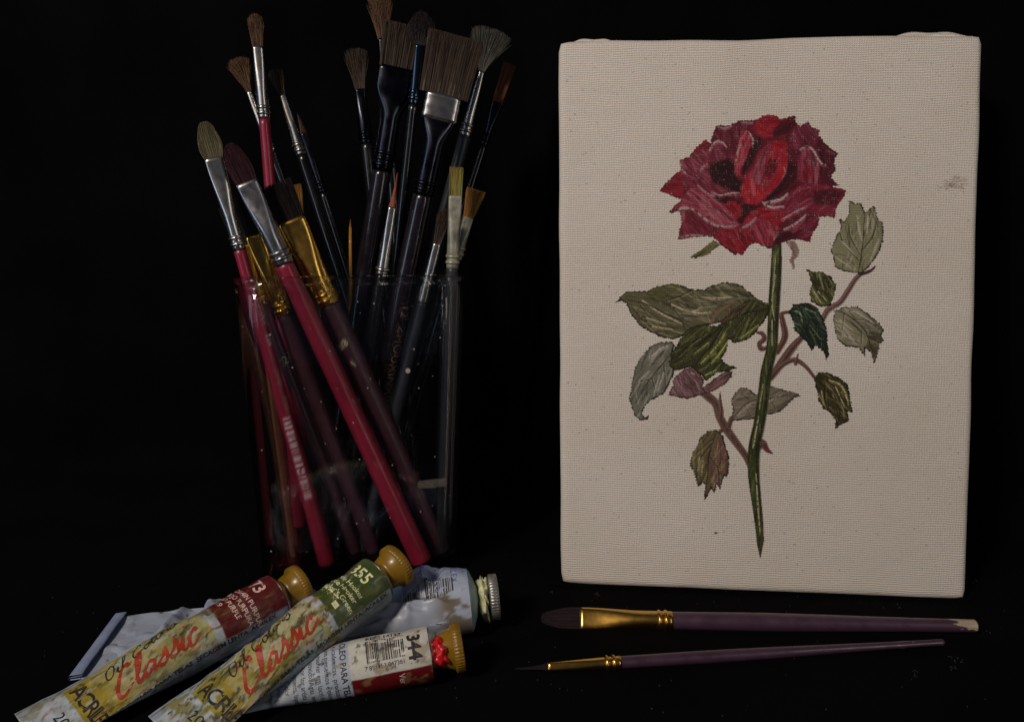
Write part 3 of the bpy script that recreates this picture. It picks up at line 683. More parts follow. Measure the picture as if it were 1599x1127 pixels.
for k in range(1, 13):
    if k <= 7: an = k / 7 * math.pi / 2; o_, bk = rr * math.sin(an), rr * (1 - math.cos(an))
    else: o_, bk = rr, rr + (k - 7) / 5 * 1.3
    cur = []
    for (p, q, d, wv) in LP:
        e = d * (o_ + wv * min(1, k / 4))
        cur.append(len(V)); V.append(p + cu * e[0] + cv * e[1] - cnn * bk); UVs.append(q + d * (o_ + bk))
    n = len(loop)
    for j in range(n): F.append((prev[j], prev[(j + 1) % n], cur[(j + 1) % n], cur[j]))
    prev = cur
V = np.array(V)
# colour of the bare canvas: sample the raster
pp = []
for p in V:
    q, _ = proj(p); pp.append(q)
pp = np.array(pp)
V[:, 2] = np.maximum(V[:, 2], 0.03)
xi = np.clip((pp[:, 0] - XA).astype(int), 0, RW - 1); yi = np.clip((pp[:, 1] - YA).astype(int), 0, RH - 1)
bare = np.tile(base_c, (len(V), 1)); tone = (NZ[5].fbm(pp[:, 0] / 130, pp[:, 1] / 130, 3) - .5)
bare = bare * (1 + tone[:, None] * np.array([.10, .12, .16]))
sheet = mesh('canvas_sheet', V, F, M['canvas'], cv_thing, col=bare, uv=np.array(UVs))
bm = bmesh.new(); bm.from_mesh(sheet.data); bmesh.ops.recalc_face_normals(bm, faces=bm.faces); bm.to_mesh(sheet.data); bm.free()
# stretcher bars behind the sheet
for (a0, b0, a1, b1) in ((.03, .02, .97, .10), (.03, .90, .97, .98), (.03, .11, .14, .89), (.86, .11, .97, .89)):
    P = [canvas_pt(a, b, bk)[0] for bk in (.22, 1.35) for a, b in ((a0, b0), (a1, b0), (a1, b1), (a0, b1))]
    mesh('stretcher_bar', P, [(0, 1, 2, 3), (7, 6, 5, 4), (0, 4, 5, 1), (1, 5, 6, 2), (2, 6, 7, 3), (3, 7, 4, 0)], M['wood'], cv_thing, smooth=False)
# folded canvas at the top corners, standing a little proud of the edge
for (a0, a1, hgt) in ((.03, .14, .22), (.80, .97, .26)):
    V, F2, uv2 = [], [], []
    for i, a in enumerate(np.linspace(a0, a1, 24)):
        t = i / 23; hh = hgt * math.sin(math.pi * t) ** 0.8 * (1 + .25 * math.sin(t * 9))
        for k in range(6):
            ang = math.pi * k / 5
            p, q = canvas_pt(a, 1.0, .62 - .28 * math.cos(ang))
            V.append(p + cv * (0.02 - .05 + (hh + .05) * math.sin(ang))); uv2.append(q + np.array([0, k * .1]))
    mesh('canvas_fold', V, gridF(24, 6), M['canvas'], cv_thing, col=np.tile(base_c, (len(V), 1)), uv=np.array(uv2))
# painted pieces: thin skins of paint, one mesh for each leaf, stem, twig and bloom
IDS[spk & (NZ[7](GX / 1.7, GY / 1.7) > .93)] = IDS[spk & (NZ[7](GX / 1.7, GY / 1.7) > .93)]
def skin(ident, name, label):
    ys, xs = np.nonzero(IDS == ident)
    if len(ys) < 30: return
    vid = {}; V, C, F, uvp = [], [], [], []
    def vert(y, x):
        k = (y, x)
        if k not in vid:
            vid[k] = len(V); p = on_canvas(x + XA, y + YA, 0.012); V.append(p); uvp.append(canvas_uv(p))
            yy, xx = min(y, RH - 1), min(x, RW - 1)
            C.append(IMG[yy, xx] if IDS[yy, xx] == ident else IMG[y - 1 if IDS[max(y - 1, 0), xx] == ident else y, x - 1 if IDS[yy, max(x - 1, 0)] == ident else x])
        return vid[k]
    for y, x in zip(ys, xs): F.append((vert(y, x), vert(y + 1, x), vert(y + 1, x + 1), vert(y, x + 1)))
    o = mesh(name, V, F, M['oil'], sheet, col=np.array(C), uv=np.array(uvp), kind=None)
    o['label'] = label
for i, (nm, lb) in KIND.items(): skin(i, nm, lb)
# specks and stains of the bare canvas as one paint skin
d = np.abs(IMG - base_c).max(2) > 0.09; IMG[(IDS == 0) & d] *= .84
IDS[(IDS == 0) & d] = 999
V = None
skin(999, 'paint_speck', 'tiny specks and a brown stain on the bare canvas')
for o in list(sheet.children):
    if o.name.startswith('paint_speck'): o['kind'] = 'stuff'

# ------------------------------------------------------------------ the glass jar
JC = np.array([-7.45, 39.4, 0.0]); JA = math.radians(9.0)
jx = np.array([math.cos(JA), math.sin(JA), 0]); jy = np.array([-math.sin(JA), math.cos(JA), 0])
JH, JB, JT = 13.85, 4.40, 4.85             # height, half width at base and at rim
def jar_ring(half, z, rc, n=9):
    P = []
    for (sx, sy, a0) in ((1, 1, 0), (-1, 1, 90), (-1, -1, 180), (1, -1, 270)):
        for k in range(n):
            a = math.radians(a0 + 90 * k / (n - 1))
            P.append(JC + jx * (sx * (half - rc) + rc * math.cos(a)) + jy * (sy * (half - rc) + rc * math.sin(a)) + np.array([0, 0, z]))
        # points along the straight side follow from the next corner
    return np.array(P)
def half_at(z): return JB + (JT - JB) * (z / JH)
jar = thing('glass_jar', JC, 'square clear glass jar with rounded corners holding the upright paint brushes', 'jar')
rings = []
for z, dh in ((0.05, -.35), (0.16, -.12), (0.35, 0), (1.0, 0)): rings.append(jar_ring(half_at(z) + dh, z, 1.15))
for z in np.linspace(2, JH - .5, 10): rings.append(jar_ring(half_at(z), z, 1.15))
for a_ in np.linspace(-.5, 1.5, 11) * math.pi / 1.0:            # fire-polished bead
    if a_ > math.pi * 1.45: break
    rings.append(jar_ring(half_at(JH) - .17 + .20 * math.cos(a_), JH - .20 + .20 * math.sin(a_), 1.1))
for z in np.linspace(JH - .5, 1.6, 9): rings.append(jar_ring(half_at(z) - .30, z, .95))
for z, dh in ((1.0, -.34), (.72, -.5), (.58, -.85)): rings.append(jar_ring(half_at(z) + dh, z, .8))
V, F = loft(rings)
mesh('glass_body', V, F, M['glass'], jar)
# dried smear on the inside of the right wall
def jwall(lx, z, off): return JC + jx * lx - jy * (half_at(z) - off) + np.array([0, 0, z])
V, F = [], []
for i, lx in enumerate(np.linspace(2.6, 3.9, 20)):
    zc = 4.35 + .05 * lx
    hh = .16 + .05 * NZ[1](lx * 5, 0) - (.1 if i in (0, 19) else 0)
    V += [jwall(lx, zc - hh, .34), jwall(lx, zc + hh, .34)]
    if i: F.append((2 * i - 2, 2 * i, 2 * i + 1, 2 * i - 1))
mesh('dried_smear', V, F, M['smudge'], jar)
sr = np.random.default_rng(3)
V, F = [], []
for k in range(46):                          # flecks of paint and dust stuck on the glass
    lx = sr.uniform(-4.0, 4.1); z = sr.uniform(1.2, JH - .8); s = sr.uniform(.012, .035)
    if k == 0: lx, z, s = 2.27, 9.77, .10
    b0 = len(V)
    for a in np.linspace(0, 2 * math.pi, 8)[:-1]: V.append(jwall(lx + s * math.cos(a) * (1 + .3 * sr.random()), z + s * 1.2 * math.sin(a), -.006))
    F.append(tuple(range(b0, b0 + 7)))
mesh('paint_flecks', V, F, mat('pale fleck', (.35, .34, .32), .8), jar, smooth=False, kind='stuff')

# ------------------------------------------------------------------ brushes
DIM = 0.38
def bristle_head(name, root, d, s, n, w0, t0, ln, shape, w1, t1, cols, nstr, parent, bend=0.0):
    """hairs from an elliptic root section to the tip section; every hair a thin tapering prism around a solid core"""
    V, F, C = [], [], []
    R = np.random.default_rng(int(abs(root[0] * 997 + root[2] * 131)) + 3)
    prof = {'flat': (1.0, .0), 'filbert': (1.0, .34), 'round': (1.0, .9), 'mop': (1.0, .35), 'fan': (1.0, .12), 'worn': (1.0, .16)}[shape]
    def hair(u, v, rad, core=False):
        rr_ = math.hypot(u, v)
        l = ln * (1 - prof[1] * (abs(u) ** 3.0 if shape in ('filbert', 'fan') else rr_ ** 2)) * (1 - (0.17 * R.random() ** 2 if shape in ('flat', 'filbert', 'round') else .24 * R.random() ** 1.6))
        if core: l *= .8
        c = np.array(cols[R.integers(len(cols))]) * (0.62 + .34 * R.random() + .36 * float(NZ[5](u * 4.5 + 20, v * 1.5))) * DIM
        wob = R.normal(0, .015 if shape in ('flat', 'filbert', 'round') else .05, 2) * ln * .5
        m = 5; b0 = len(V)
        for k in range(m):
            t = k / (m - 1)
            if shape == 'round':
                wk = (w0 + (w1 - w0) * t) * (1 + .35 * math.sin(t * math.pi)); tk = (t0 + (t1 - t0) * t) * (1 + .35 * math.sin(t * math.pi))
            elif shape in ('filbert', 'mop'):
                wk = (w0 + (w1 * 1.08 - w0) * math.sin(min(1, t * 1.6) * math.pi / 2)) * (1 - .22 * t ** 4); tk = t0 + (t1 - t0) * t
            elif shape == 'fan':
                wk = w0 + (w1 - w0) * t ** 1.15; tk = t0 + (t1 - t0) * t
            else:
                wk = w0 + (w1 - w0) * t; tk = t0 + (t1 - t0) * t
            p = root + d * (l * t) + s * (u * wk / 2 + wob[0] * t * t + bend * t * t) + n * (v * tk / 2 + wob[1] * t * t)
            r = rad * (1 - .75 * t)
            for a in (0, 2.094, 4.189): V.append(p + s * (r * math.cos(a)) + n * (r * math.sin(a)))
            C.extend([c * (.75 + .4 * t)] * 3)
        for k in range(m - 1):
            for a in range(3):
                a2 = (a + 1) % 3
                F.append((b0 + 3 * k + a, b0 + 3 * k + a2, b0 + 3 * k + 3 + a2, b0 + 3 * k + 3 + a))
    for i in range(int(nstr * 1.7)):
        a = R.random() * 2 * math.pi; q = math.sqrt(R.random())
        u, v = q * math.cos(a), q * math.sin(a)
        if shape in ('flat', 'fan', 'worn', 'filbert') : u = R.uniform(-1, 1)
        hair(u, v, .011 + .010 * R.random())
    for i in range(40):                      # thicker tufts fill the middle
        u = R.uniform(-.85, .85); v = R.uniform(-.4, .4); hair(u, v, max(.03, w0 * .09), True)
    return mesh(name, V, F, M['bristle'], parent, col=np.array(C), kind='stuff')

DOWN = 0.72
def brush(tip, fe, fs, end, y0, yT, label, handle, ferrule, cols, shape, wpx, group=None,
          z_end=DOWN, rings=2, nstr=420, flat=.36, end_taper=.72, roll=0.0, P0=None, P1=None, chip=None, belly=1.12, bend=0.0, neck=(.30, .95), root=None, band=None, name='paint_brush'):
    """tip, fe (bristle/ferrule joint), fs (ferrule/handle joint), end: where they show in the picture; y0, yT: how far away end and tip stand.
       wpx: widths in picture units (bristle tip, ferrule mouth, handle at ferrule, handle end)"""
    if P1 is None: P1 = at_y(*tip, yT)
    if P0 is None:
        # slide along the picture line until the end stands on the jar floor
        r = at_y(*end, y0); P0 = np.array([r[0], y0, z_end])
        q, _ = proj(P0)
    d = P1 - P0; Ltot = np.linalg.norm(d); d = d / Ltot
    mid = (P0 + P1) / 2
    d, s, n = frame(d, np.array([0, 0, CAMH]) - mid)
    if roll: s, n = s * math.cos(roll) + n * math.sin(roll), n * math.cos(roll) - s * math.sin(roll)
    def tpar(px):
        best = None
        for t in np.linspace(0, 1, 400):
            q, fw = proj(P0 + d * Ltot * t); e = math.hypot(q[0] - px[0], q[1] - px[1])
            if best is None or e < best[0]: best = (e, t)
        return best[1] * Ltot
    tf, ts = tpar(fe), tpar(fs)
    k = lambda t: proj(P0 + d * t)[1] / FPX
    wt, wf, wh, we = wpx[0] * k(Ltot), wpx[1] * k(tf), wpx[2] * k(ts), wpx[3] * k(0)
    o = thing(name, P0, label, 'paint brush', group)
    # handle
    nr = 60 if chip is None else 260
    na = 18 if chip is None else 64
    T = np.concatenate([np.linspace(0, .12, 6)[:-1], np.linspace(.12, ts, nr)])
    rg, cc = [], []
    for t in T:
        f = t / ts
        r = (we + (wh * belly - we) * sstep(0, .75, f)) if f < .75 else wh * (belly + (1 - belly) * sstep(.75, 1, f))
        r = r / 2
        if t < .12: r *= math.sqrt(max(.03, 1 - (1 - t / .12) ** 2 * .97))
        A = np.linspace(0, 2 * math.pi, na, endpoint=False)
        rg.append(np.array([P0 + d * t + s * (r * math.cos(a)) + n * (r * math.sin(a)) for a in A]))
        if chip is not None:
            for a in A: cc.append(chip(t, a, r))
    V, F = loft(rg)
    h = mesh('handle', V, F, M[handle], o, col=np.array(cc) if chip is not None else None)
    # ferrule
    fr = []
    nF = 26
    for i in range(nF + 1):
        f = i / nF; t = ts - .08 + (tf - ts + .08) * f
        g_ = sstep(neck[0], neck[1], f)
        ww = wh * 1.06 * (1 - g_) + wf * g_
        th = wh * 1.06 * (1 - g_) + max(wf * flat, .12) * g_ if wf > wh * .8 else wh * 1.06 * (1 - f) + wf * f
        if wf <= wh * .8: ww = wh * 1.06 * (1 - f) + wf * f
        A = np.linspace(0, 2 * math.pi, 28, endpoint=False)
        pw_ = 2.0 / (2.0 + 1.6 * g_)
        sg = lambda x: math.copysign(abs(x) ** pw_, x)
        fr.append(np.array([P0 + d * t + s * (ww / 2 * sg(math.cos(a))) + n * (th / 2 * sg(math.sin(a))) for a in A]))
    V, F = loft(fr, True)
    fo = mesh('ferrule', V, F, M[ferrule], o)
    for q in range(rings):
        t = ts + .10 + .26 * q; RG = []
        for i in range(9):
            b = i / 8; r = wh * .53 + .055 * math.sin(b * math.pi)
            A = np.linspace(0, 2 * math.pi, 28, endpoint=False)
            RG.append(np.array([P0 + d * (t + .17 * b) + s * (r * math.cos(a)) + n * (r * math.sin(a)) for a in A]))
        V, F = loft(RG, True); mesh('crimp_ring', V, F, M[ferrule], fo)
    tt = (max(wf * flat, .12) if wf > wh * .8 else wf)
    if band:
        RB = []
        for i in range(8):
            t = tf - (tf - ts) * .26 * (1 - i / 7); A = np.linspace(0, 2 * math.pi, 28, endpoint=False)
            sg = lambda x: math.copysign(abs(x) ** .55, x)
            q_ = .02 + .012 * math.sin(i * 2.2)
            RB.append(np.array([P0 + d * t + s * ((wf / 2 + q_) * sg(math.cos(a))) + n * ((max(wf * flat, .12) / 2 + q_) * sg(math.sin(a))) for a in A]))
        V, F = loft(RB, True); mesh('ferrule_band', V, F, M[band], fo)
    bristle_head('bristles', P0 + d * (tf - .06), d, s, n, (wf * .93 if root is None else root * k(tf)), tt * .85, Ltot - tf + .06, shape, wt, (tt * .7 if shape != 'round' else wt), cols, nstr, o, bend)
    def S(x, y):                             # x along the handle from its end, y round it, sitting just above the lacquer
        f = x / ts
        r = (we + (wh * belly - we) * sstep(0, .75, f)) if f < .75 else wh * (belly + (1 - belly) * sstep(.75, 1, f))
        r = r / 2 + .006; a = math.pi / 2 + y / r
        return P0 + d * x + s * (r * math.cos(a)) + n * (r * math.sin(a))
    jl = (P0 + d * (Ltot * (JH - P0[2]) / (d[2] * Ltot + 1e-9)) - JC) if abs(d[2]) > .3 else None
    if jl is not None: print('%-46s L=%.1f end(%.1f %.1f) rim(%.1f %.1f) endpx %s' % (label[:46], Ltot, (P0 - JC) @ jx, (P0 - JC) @ jy, jl @ jx, jl @ jy, proj(P0)[0].round()))
    return o, h, S, ts, tpar

HOG = [alb(170, 142, 62), alb(138, 112, 44), alb(196, 168, 84)]
OLIVE = [alb(112, 98, 68), alb(94, 82, 56), alb(130, 114, 80)]
BROWN = [alb(112, 74, 46), alb(86, 54, 34), alb(140, 98, 64)]
DKBROWN = [alb(78, 56, 42), alb(54, 38, 28), alb(98, 72, 54)]
GREYB = [alb(92, 86, 74), alb(68, 64, 54), alb(114, 108, 92)]
BLACKB = [alb(28, 18, 18), alb(20, 14, 14), alb(40, 26, 26)]
CRIM = [alb(66, 24, 34), alb(46, 17, 25), alb(80, 32, 42)]
SABLE = [alb(170, 104, 34), alb(196, 128, 46), alb(140, 82, 26)]
TACLON = [alb(190, 82, 48), alb(210, 100, 60), alb(160, 64, 36)]
GRP = 'paint brushes standing in the glass jar'

b = brush((318, 190), (331, 246), (369, 388), (512, 886), 35.6, 34.9, 'pink handled brush with rounded olive grey bristles and silver barcode print', 'pink', 'silver', OLIVE, 'filbert', (34, 29, 19, 25), GRP, nstr=700)
o, h, S, ts, tp = b
X = tp((397, 478)); put_text(S, 'condor', X + .35, -.12, .42, math.pi, M['ink_grey'], h, shear=.2)
X = tp((410, 530)); put_text(S, '226', X + .2, -.10, .36, math.pi, M['ink_grey'], h)
X = tp((425, 585)); put_text(S, 'pony', X + .2, -.08, .34, math.pi, M['ink_dim'], h, shear=.3); X = tp((436, 625)); put_text(S, 'Brasil', X + .2, -.10, .30, math.pi, M['ink_dim'], h, shear=.2)
X1, X2 = tp((445, 650)), tp((484, 775)); put_rects(S, [(-q[2], q[1], -q[0], q[3]) for q in bars(X1 - X2, .34, 26, 4)], X1, -.14, 0, M['ink_grey'], h, 'barcode')
brush((357, 224), (387, 284), (447, 409), (659, 868), 35.9, 34.8, 'pink handled brush with dark crimson bristles leaning across the jar front', 'pink', 'dullsilver', CRIM, 'filbert', (36, 34, 28, 33), GRP, nstr=500)
brush((398, 20), (403, 74), (411, 184), (470, 850), 40.2, 40.6, 'tall pink handled brush with round brown bristles rising above its neighbours', 'pink', 'silver', BROWN, 'worn', (21, 17, 17, 20), GRP, flat=.8)
b = brush((354, 322), (378, 384), (413, 473), (556, 862), 36.9, 36.3, 'slim maroon brush with narrow gold ferrule marked 2', 'maroon', 'gold', BLACKB, 'flat', (26, 22, 17, 18), GRP)
o, h, S, ts, tp = b; X = tp((446, 568)); put_text(S, '2', X, .05, .5, -math.pi / 2 + .15, M['ink_white'], h)
brush((374, 308), (397, 367), (441, 492), (585, 862), 37.0, 36.2, 'maroon brush with gold ferrule and wide black bristles', 'maroon', 'gold', BLACKB, 'flat', (36, 28, 23, 22), GRP)
b = brush((428, 286), (453, 344), (514, 473), (690, 858), 37.1, 36.0, 'thick maroon brush with broad gold ferrule marked 3/8 and square black bristles', 'maroon', 'gold', BLACKB, 'flat', (54, 44, 33, 28), GRP, nstr=600)
o, h, S, ts, tp = b; X = tp((538, 548)); put_text(S, '3/8', X + .1, .42, .42, -math.pi / 2 + .4, M['ink_white'], h); X = tp((544, 562)); put_text(S, '1', X - .35, .15, .42, -math.pi / 2 + .5, M['ink_white'], h)
brush((461, 288), (470, 332), (480, 380), (560, 850), 38.8, 38.2, 'small brush with short honey coloured bristles behind the broad gold ferrule', 'black', 'silver', SABLE, 'flat', (18, 10, 12, 14), GRP)
brush((369, 90), (391, 142), (432, 232), (640, 842), 41.6, 42.0, 'black handled brush with splayed ginger bristles behind the tall pink brush', 'black', 'silver', BROWN, 'fan', (32, 8, 15, 17), GRP, flat=.8)
brush((428, 108), (425, 153), (464, 243), (655, 842), 41.4, 41.6, 'black handled brush with long silver ferrule and a ragged fan of dark hair', 'black', 'silver', DKBROWN, 'fan', (22, 9, 17, 18), GRP, flat=.8, nstr=160)
brush((464, 176), (476, 207), (512, 296), (670, 842), 40.6, 41.0, 'thin liner brush with fine brown point', 'black', 'blackmetal', DKBROWN, 'round', (6, 9, 11, 12), GRP, nstr=140)
brush((555, 75), (566, 139), (582, 222), (640, 838), 42.2, 43.0, 'black brush with spread brown bristles beside the big flat brush', 'black', 'blackmetal', DKBROWN, 'fan', (34, 16, 19, 18), GRP, flat=.6)
brush((592, -14), (606, 60), (616, 150), (650, 838), 42.4, 43.2, 'brush with ginger bristles reaching above the picture edge behind the big flat brush', 'black', 'blackmetal', BROWN, 'fan', (36, 14, 18, 18), GRP, flat=.6)
brush((633, 38), (622, 107), (591, 262), (505, 862), 38.6, 38.8, 'big flat brown brush with blue black ferrule and dark plum handle', 'plumdark', 'blackmetal', DKBROWN, 'flat', (66, 62, 30, 28), GRP, nstr=1900, rings=3, belly=1.05, neck=(.52, .82))
brush((661, 16), (653, 70), (641, 160), (575, 842), 39.4, 37.7, 'dark mop brush with a slim blue shining ferrule between the two big flat brushes', 'black', 'bluegleammetal', BLACKB, 'mop', (46, 12, 14, 16), GRP, nstr=500, flat=.6)
b = brush((713, 55), (699, 150), (658, 300), (548, 858), 38.4, 37.6, 'widest flat brown brush with polished ferrule and dark lettered handle', 'plumdark', 'blackmetal', DKBROWN, 'flat', (86, 54, 32, 30), GRP, nstr=2600, rings=2, belly=1.05, neck=(.50, .80), root=76, band='silver')
o, h, S, ts, tp = b; X = tp((627, 472)); put_text(S, '12  ZHOUXINXIN', X, -.12, .62, math.pi, M['ink_dim'], h, spacing=1.02)
brush((770, 44), (757, 112), (728, 211), (568, 842), 40.6, 40.0, 'fan brush with spread grey bristles and bright silver ferrule', 'greyblack', 'silver', GREYB, 'fan', (62, 8, 19, 20), GRP, flat=.8, nstr=520)
brush((796, 100), (779, 160), (757, 226), (572, 840), 41.4, 41.4, 'thin black brush with straight russet bristles beside the grey fan brush', 'black', 'blackmetal', [alb(170, 100, 62), alb(140, 82, 50)], 'flat', (19, 17, 12, 14), GRP, flat=.5)
brush((621, 269), (612, 322), (595, 427), (530, 862), 37.6, 37.4, 'round brush with pointed orange bristles and silver ferrule', 'black', 'silver', TACLON, 'round', (2, 12, 18, 18), GRP, rings=1)
brush((696, 325), (684, 380), (661, 471), (566, 862), 37.2, 36.8, 'black handled brush with dark brown tip and tapered silver ferrule', 'greyblack', 'silver', DKBROWN, 'worn', (18, 12, 17, 18), GRP, flat=.8, rings=0)
brush((713, 261), (711, 306), (706, 416), (688, 856), 36.9, 36.6, 'square yellow hog bristle brush with paint smeared ferrule at the jar corner', 'greyblack', 'paintedferrule', HOG, 'flat', (21, 21, 18, 16), GRP)
brush((744, 296), (729, 338), (712, 402), (588, 850), 38.6, 38.0, 'flat amber bristle brush with cream ferrule leaning out over the jar corner', 'black', 'paintedferrule', SABLE, 'flat', (30, 16, 15, 15), GRP)
brush((547, 341), (547, 356), (547, 372), (549, 852), 38.9, 38.4, 'very thin amber stick brush with worn tip', 'amber', 'amber', SABLE, 'round', (2, 4, 5, 9), GRP, nstr=40, rings=0)
brush((404, 462), (408, 478), (412, 500), (459, 872), 36.4, 36.4, 'short copper brown brush hidden behind the gold ferrules', 'copper', 'copper', BLACKB, 'round', (3, 7, 9, 10), GRP, nstr=60, rings=0)  # stick added to stand for a thin bronze line low in the jar

# two plum brushes lying on the cloth
PLUM = np.array(alb(47, 29, 37)); WOODC = np.array(alb(122, 106, 84)); 
def chip_big(t, a, r):
    a_ = (a + math.pi) % (2 * math.pi) - math.pi          # 0 faces up, pi/2 faces the viewer
    if a_ < -1.2 or a_ > 2.35 + .5 * (float(NZ[3](t * 7, 2)) - .5): return PLUM
    e = 1.15 - .22 * max(0, a_) + .8 * (float(NZ[2].fbm(a_ * 2.6 + 9, t * 2.0, 3)) - .5)
    return WOODC * (1 + .35 * (float(NZ[5](a * 6, t * 3)) - .5)) if t < e else PLUM
def chip_small(t, a, r):
    v = NZ[4].fbm(a * 2.2 + 3, t * 1.1, 3)
    return WOODC * .6 if (t < 2.4 and v > .66 and math.sin(a) > .1) else PLUM * .9
brush((845, 965), (905, 966), (1047, 968), (1525, 976), 0, 0, 'plum brush with dark rounded bristles and gold ferrule, its handle end chipped to bare wood', 'plum', 'gold', [alb(48, 30, 32), alb(34, 22, 24), alb(60, 40, 42)], 'filbert', (30, 35, 27, 20),
      'plum brushes lying on the cloth', P0=at_z(1526, 977, .33), P1=at_z(845, 965, .24), flat=.42, chip=chip_big, nstr=800, roll=-.18, belly=1.05)
brush((803, 1045), (855, 1041), (965, 1034), (1473, 1002), 0, 0, 'thin plum brush with fine dark tip and slender gold ferrule', 'plum', 'gold', [alb(44, 28, 32), alb(30, 20, 24)], 'round', (2, 13, 19, 10),
      'plum brushes lying on the cloth', P0=at_z(1475, 1002, .16), P1=at_z(803, 1044, .20), chip=chip_small, nstr=300, belly=1.05)

# ------------------------------------------------------------------ paint tubes
UPZ = np.array([0, 0, 1.0])
TDIM = 0.66
class Tube:
    def __init__(t, name, label, sh, tail, r, a_sh, b_sh, flat0, flat1, crimp, roll, dent, dscale, colour, group, cap, cap_mat, seed, metal=None, fold=True, capscale=1.0):
        t.d = sh - tail; t.L = np.linalg.norm(t.d); t.d = t.d / t.L
        far = np.cross(UPZ, t.d); far /= np.linalg.norm(far)
        if far[1] < 0: far = -far
        t.far = far; t.up = np.cross(t.d, far); t.up = t.up if t.up[2] > 0 else -t.up
        t.tail, t.sh, t.r, t.roll = tail, sh, r, roll
        t.a_sh, t.b_sh, t.f0, t.f1, t.crimp, t.dent, t.ds, t.seed = a_sh, b_sh, flat0, flat1, crimp, dent, dscale, seed
        base = (tail + sh) / 2; base = np.array([base[0], base[1], 0])
        t.o = thing(name, base, label, 'paint tube', group)
        ns, na = 170, 110
        Sg = np.linspace(0, t.L, ns); Th = np.linspace(-math.pi, math.pi, na, endpoint=False)
        SS, TT = np.meshgrid(Sg, Th, indexing='ij')
        V = np.array([t.surf(s_, th, 0) for s_, th in zip(SS.ravel(), TT.ravel())])
        C = colour(SS.ravel(), (TT.ravel() - roll + math.pi) % (2 * math.pi) - math.pi, t.L) * TDIM
        V[:, 2] = np.maximum(V[:, 2], .02)
        F = gridF(ns, na, True); F.append(tuple(range(na))[::-1])
        t.body = mesh('tube_body', V, F, M['print'], t.o, col=C)
        bm = bmesh.new(); bm.from_mesh(t.body.data); bmesh.ops.recalc_face_normals(bm, faces=bm.faces); bm.to_mesh(t.body.data); bm.free()
        # shoulder, neck
        A = np.linspace(0, 2 * math.pi, 48, endpoint=False)
        def ring(x, fa, fb): return np.array([sh + t.d * x + far * (fa * math.sin(a)) + t.up * (fb * math.cos(a)) for a in A])
        nr = .44 * capscale
        V, F = loft([ring(-.03, a_sh * .985, b_sh * .985), ring(.03, a_sh * .95, b_sh * .95), ring(.10, a_sh * .86, b_sh * .86), ring(.30, nr * 1.25, nr * 1.25), ring(.36, nr, nr), ring(.95, nr, nr)])
        mesh('shoulder', V, F, metal or M['dullsilver'], t.o)
        # cap: a tapering stem that widens to a knurled rim
        cs = capscale; RG = []; nk = 44
        A2 = np.linspace(0, 2 * math.pi, nk * 4, endpoint=False)
        prof = cap
        for (x, r_, kn) in prof:
            RG.append(np.array([sh + t.d * (x) + far * ((r_ + kn * (.5 + .5 * math.cos(a * nk))) * cs * math.sin(a)) + t.up * ((r_ + kn * (.5 + .5 * math.cos(a * nk))) * cs * math.cos(a)) for a in A2]))
        V, F = loft(RG); V[:, 2] = np.maximum(V[:, 2], .01)
        t.cap = mesh('screw_cap', V, F, cap_mat, t.o)
        # folded tail crimp
        if fold:
            w_ = crimp; V = []; F = []
            n_ = 20
            for i in range(n_ + 1):
                q = -w_ + 2 * w_ * i / n_; zz = .05 * (NZ[1](i * .5 + seed, 3) - .5)
                for (x, z) in ((-.02, .10), (.42, .16 + zz), (.44, .20 + zz), (.42, .235 + zz), (0, .20), (-.06, .12), (-.06, .02)):
                    V.append(tail + t.d * x + far * q + t.up * (z - .05))
            m_ = 7; F = gridF(n_ + 1, m_)
            cc = colour(np.abs(np.array([v @ t.d for v in V]) - tail @ t.d) * .2 + .01, np.array([(v - tail) @ far for v in V]) * 1.2, t.L) * TDIM * np.array([(.62 if i % 7 < 3 else 1.0) for i in range(len(V))])[:, None]
            V = np.array(V); V[:, 2] = np.maximum(V[:, 2], .012)
            mesh('crimped_end', V, F, M['print'], t.o, col=cc)
    def surf(t, s_, th, off=.0):
        f = s_ / t.L
        k = 1 - sstep(t.f0, t.f1, f)
        b = t.b_sh * (1 - k) + .045 * k; a = t.a_sh * (1 - k) + t.crimp * k
        if f > .97: a *= 1 - .02 * (f - .97) / .03; b *= 1 - .02 * (f - .97) / .03
        c, sn = math.cos(th), math.sin(th)
        cx_ = t.tail + t.d * s_
        # dents: creased noise that dies out at the shoulder and at the crimp
        e = float(NZ[1].fbm(s_ * t.ds + t.seed * 3.7 + c * .8, sn * 1.3 + s_ * .25 * t.ds + t.seed, 4)) - .5
        e2 = abs(float(NZ[2].fbm(s_ * t.ds * .8 + t.seed, sn * 1.1 + c * .7 + 9, 3)) - .5)
        amp = t.dent * min(1, (1 - f) / .12) * min(1, .25 + f * 3) * (0.35 + .65 * max(0, c))
        dr = amp * (e * 1.5 - e2 * 2.0 + .12)
        return cx_ + t.far * ((a + dr * .3 + off) * sn) + t.up * ((b + off) * c + dr * (1 if c > 0 else .2))
    def S(t, x, y): return t.surf(min(max(x, 0), t.L), y / t.r + t.roll, .008)

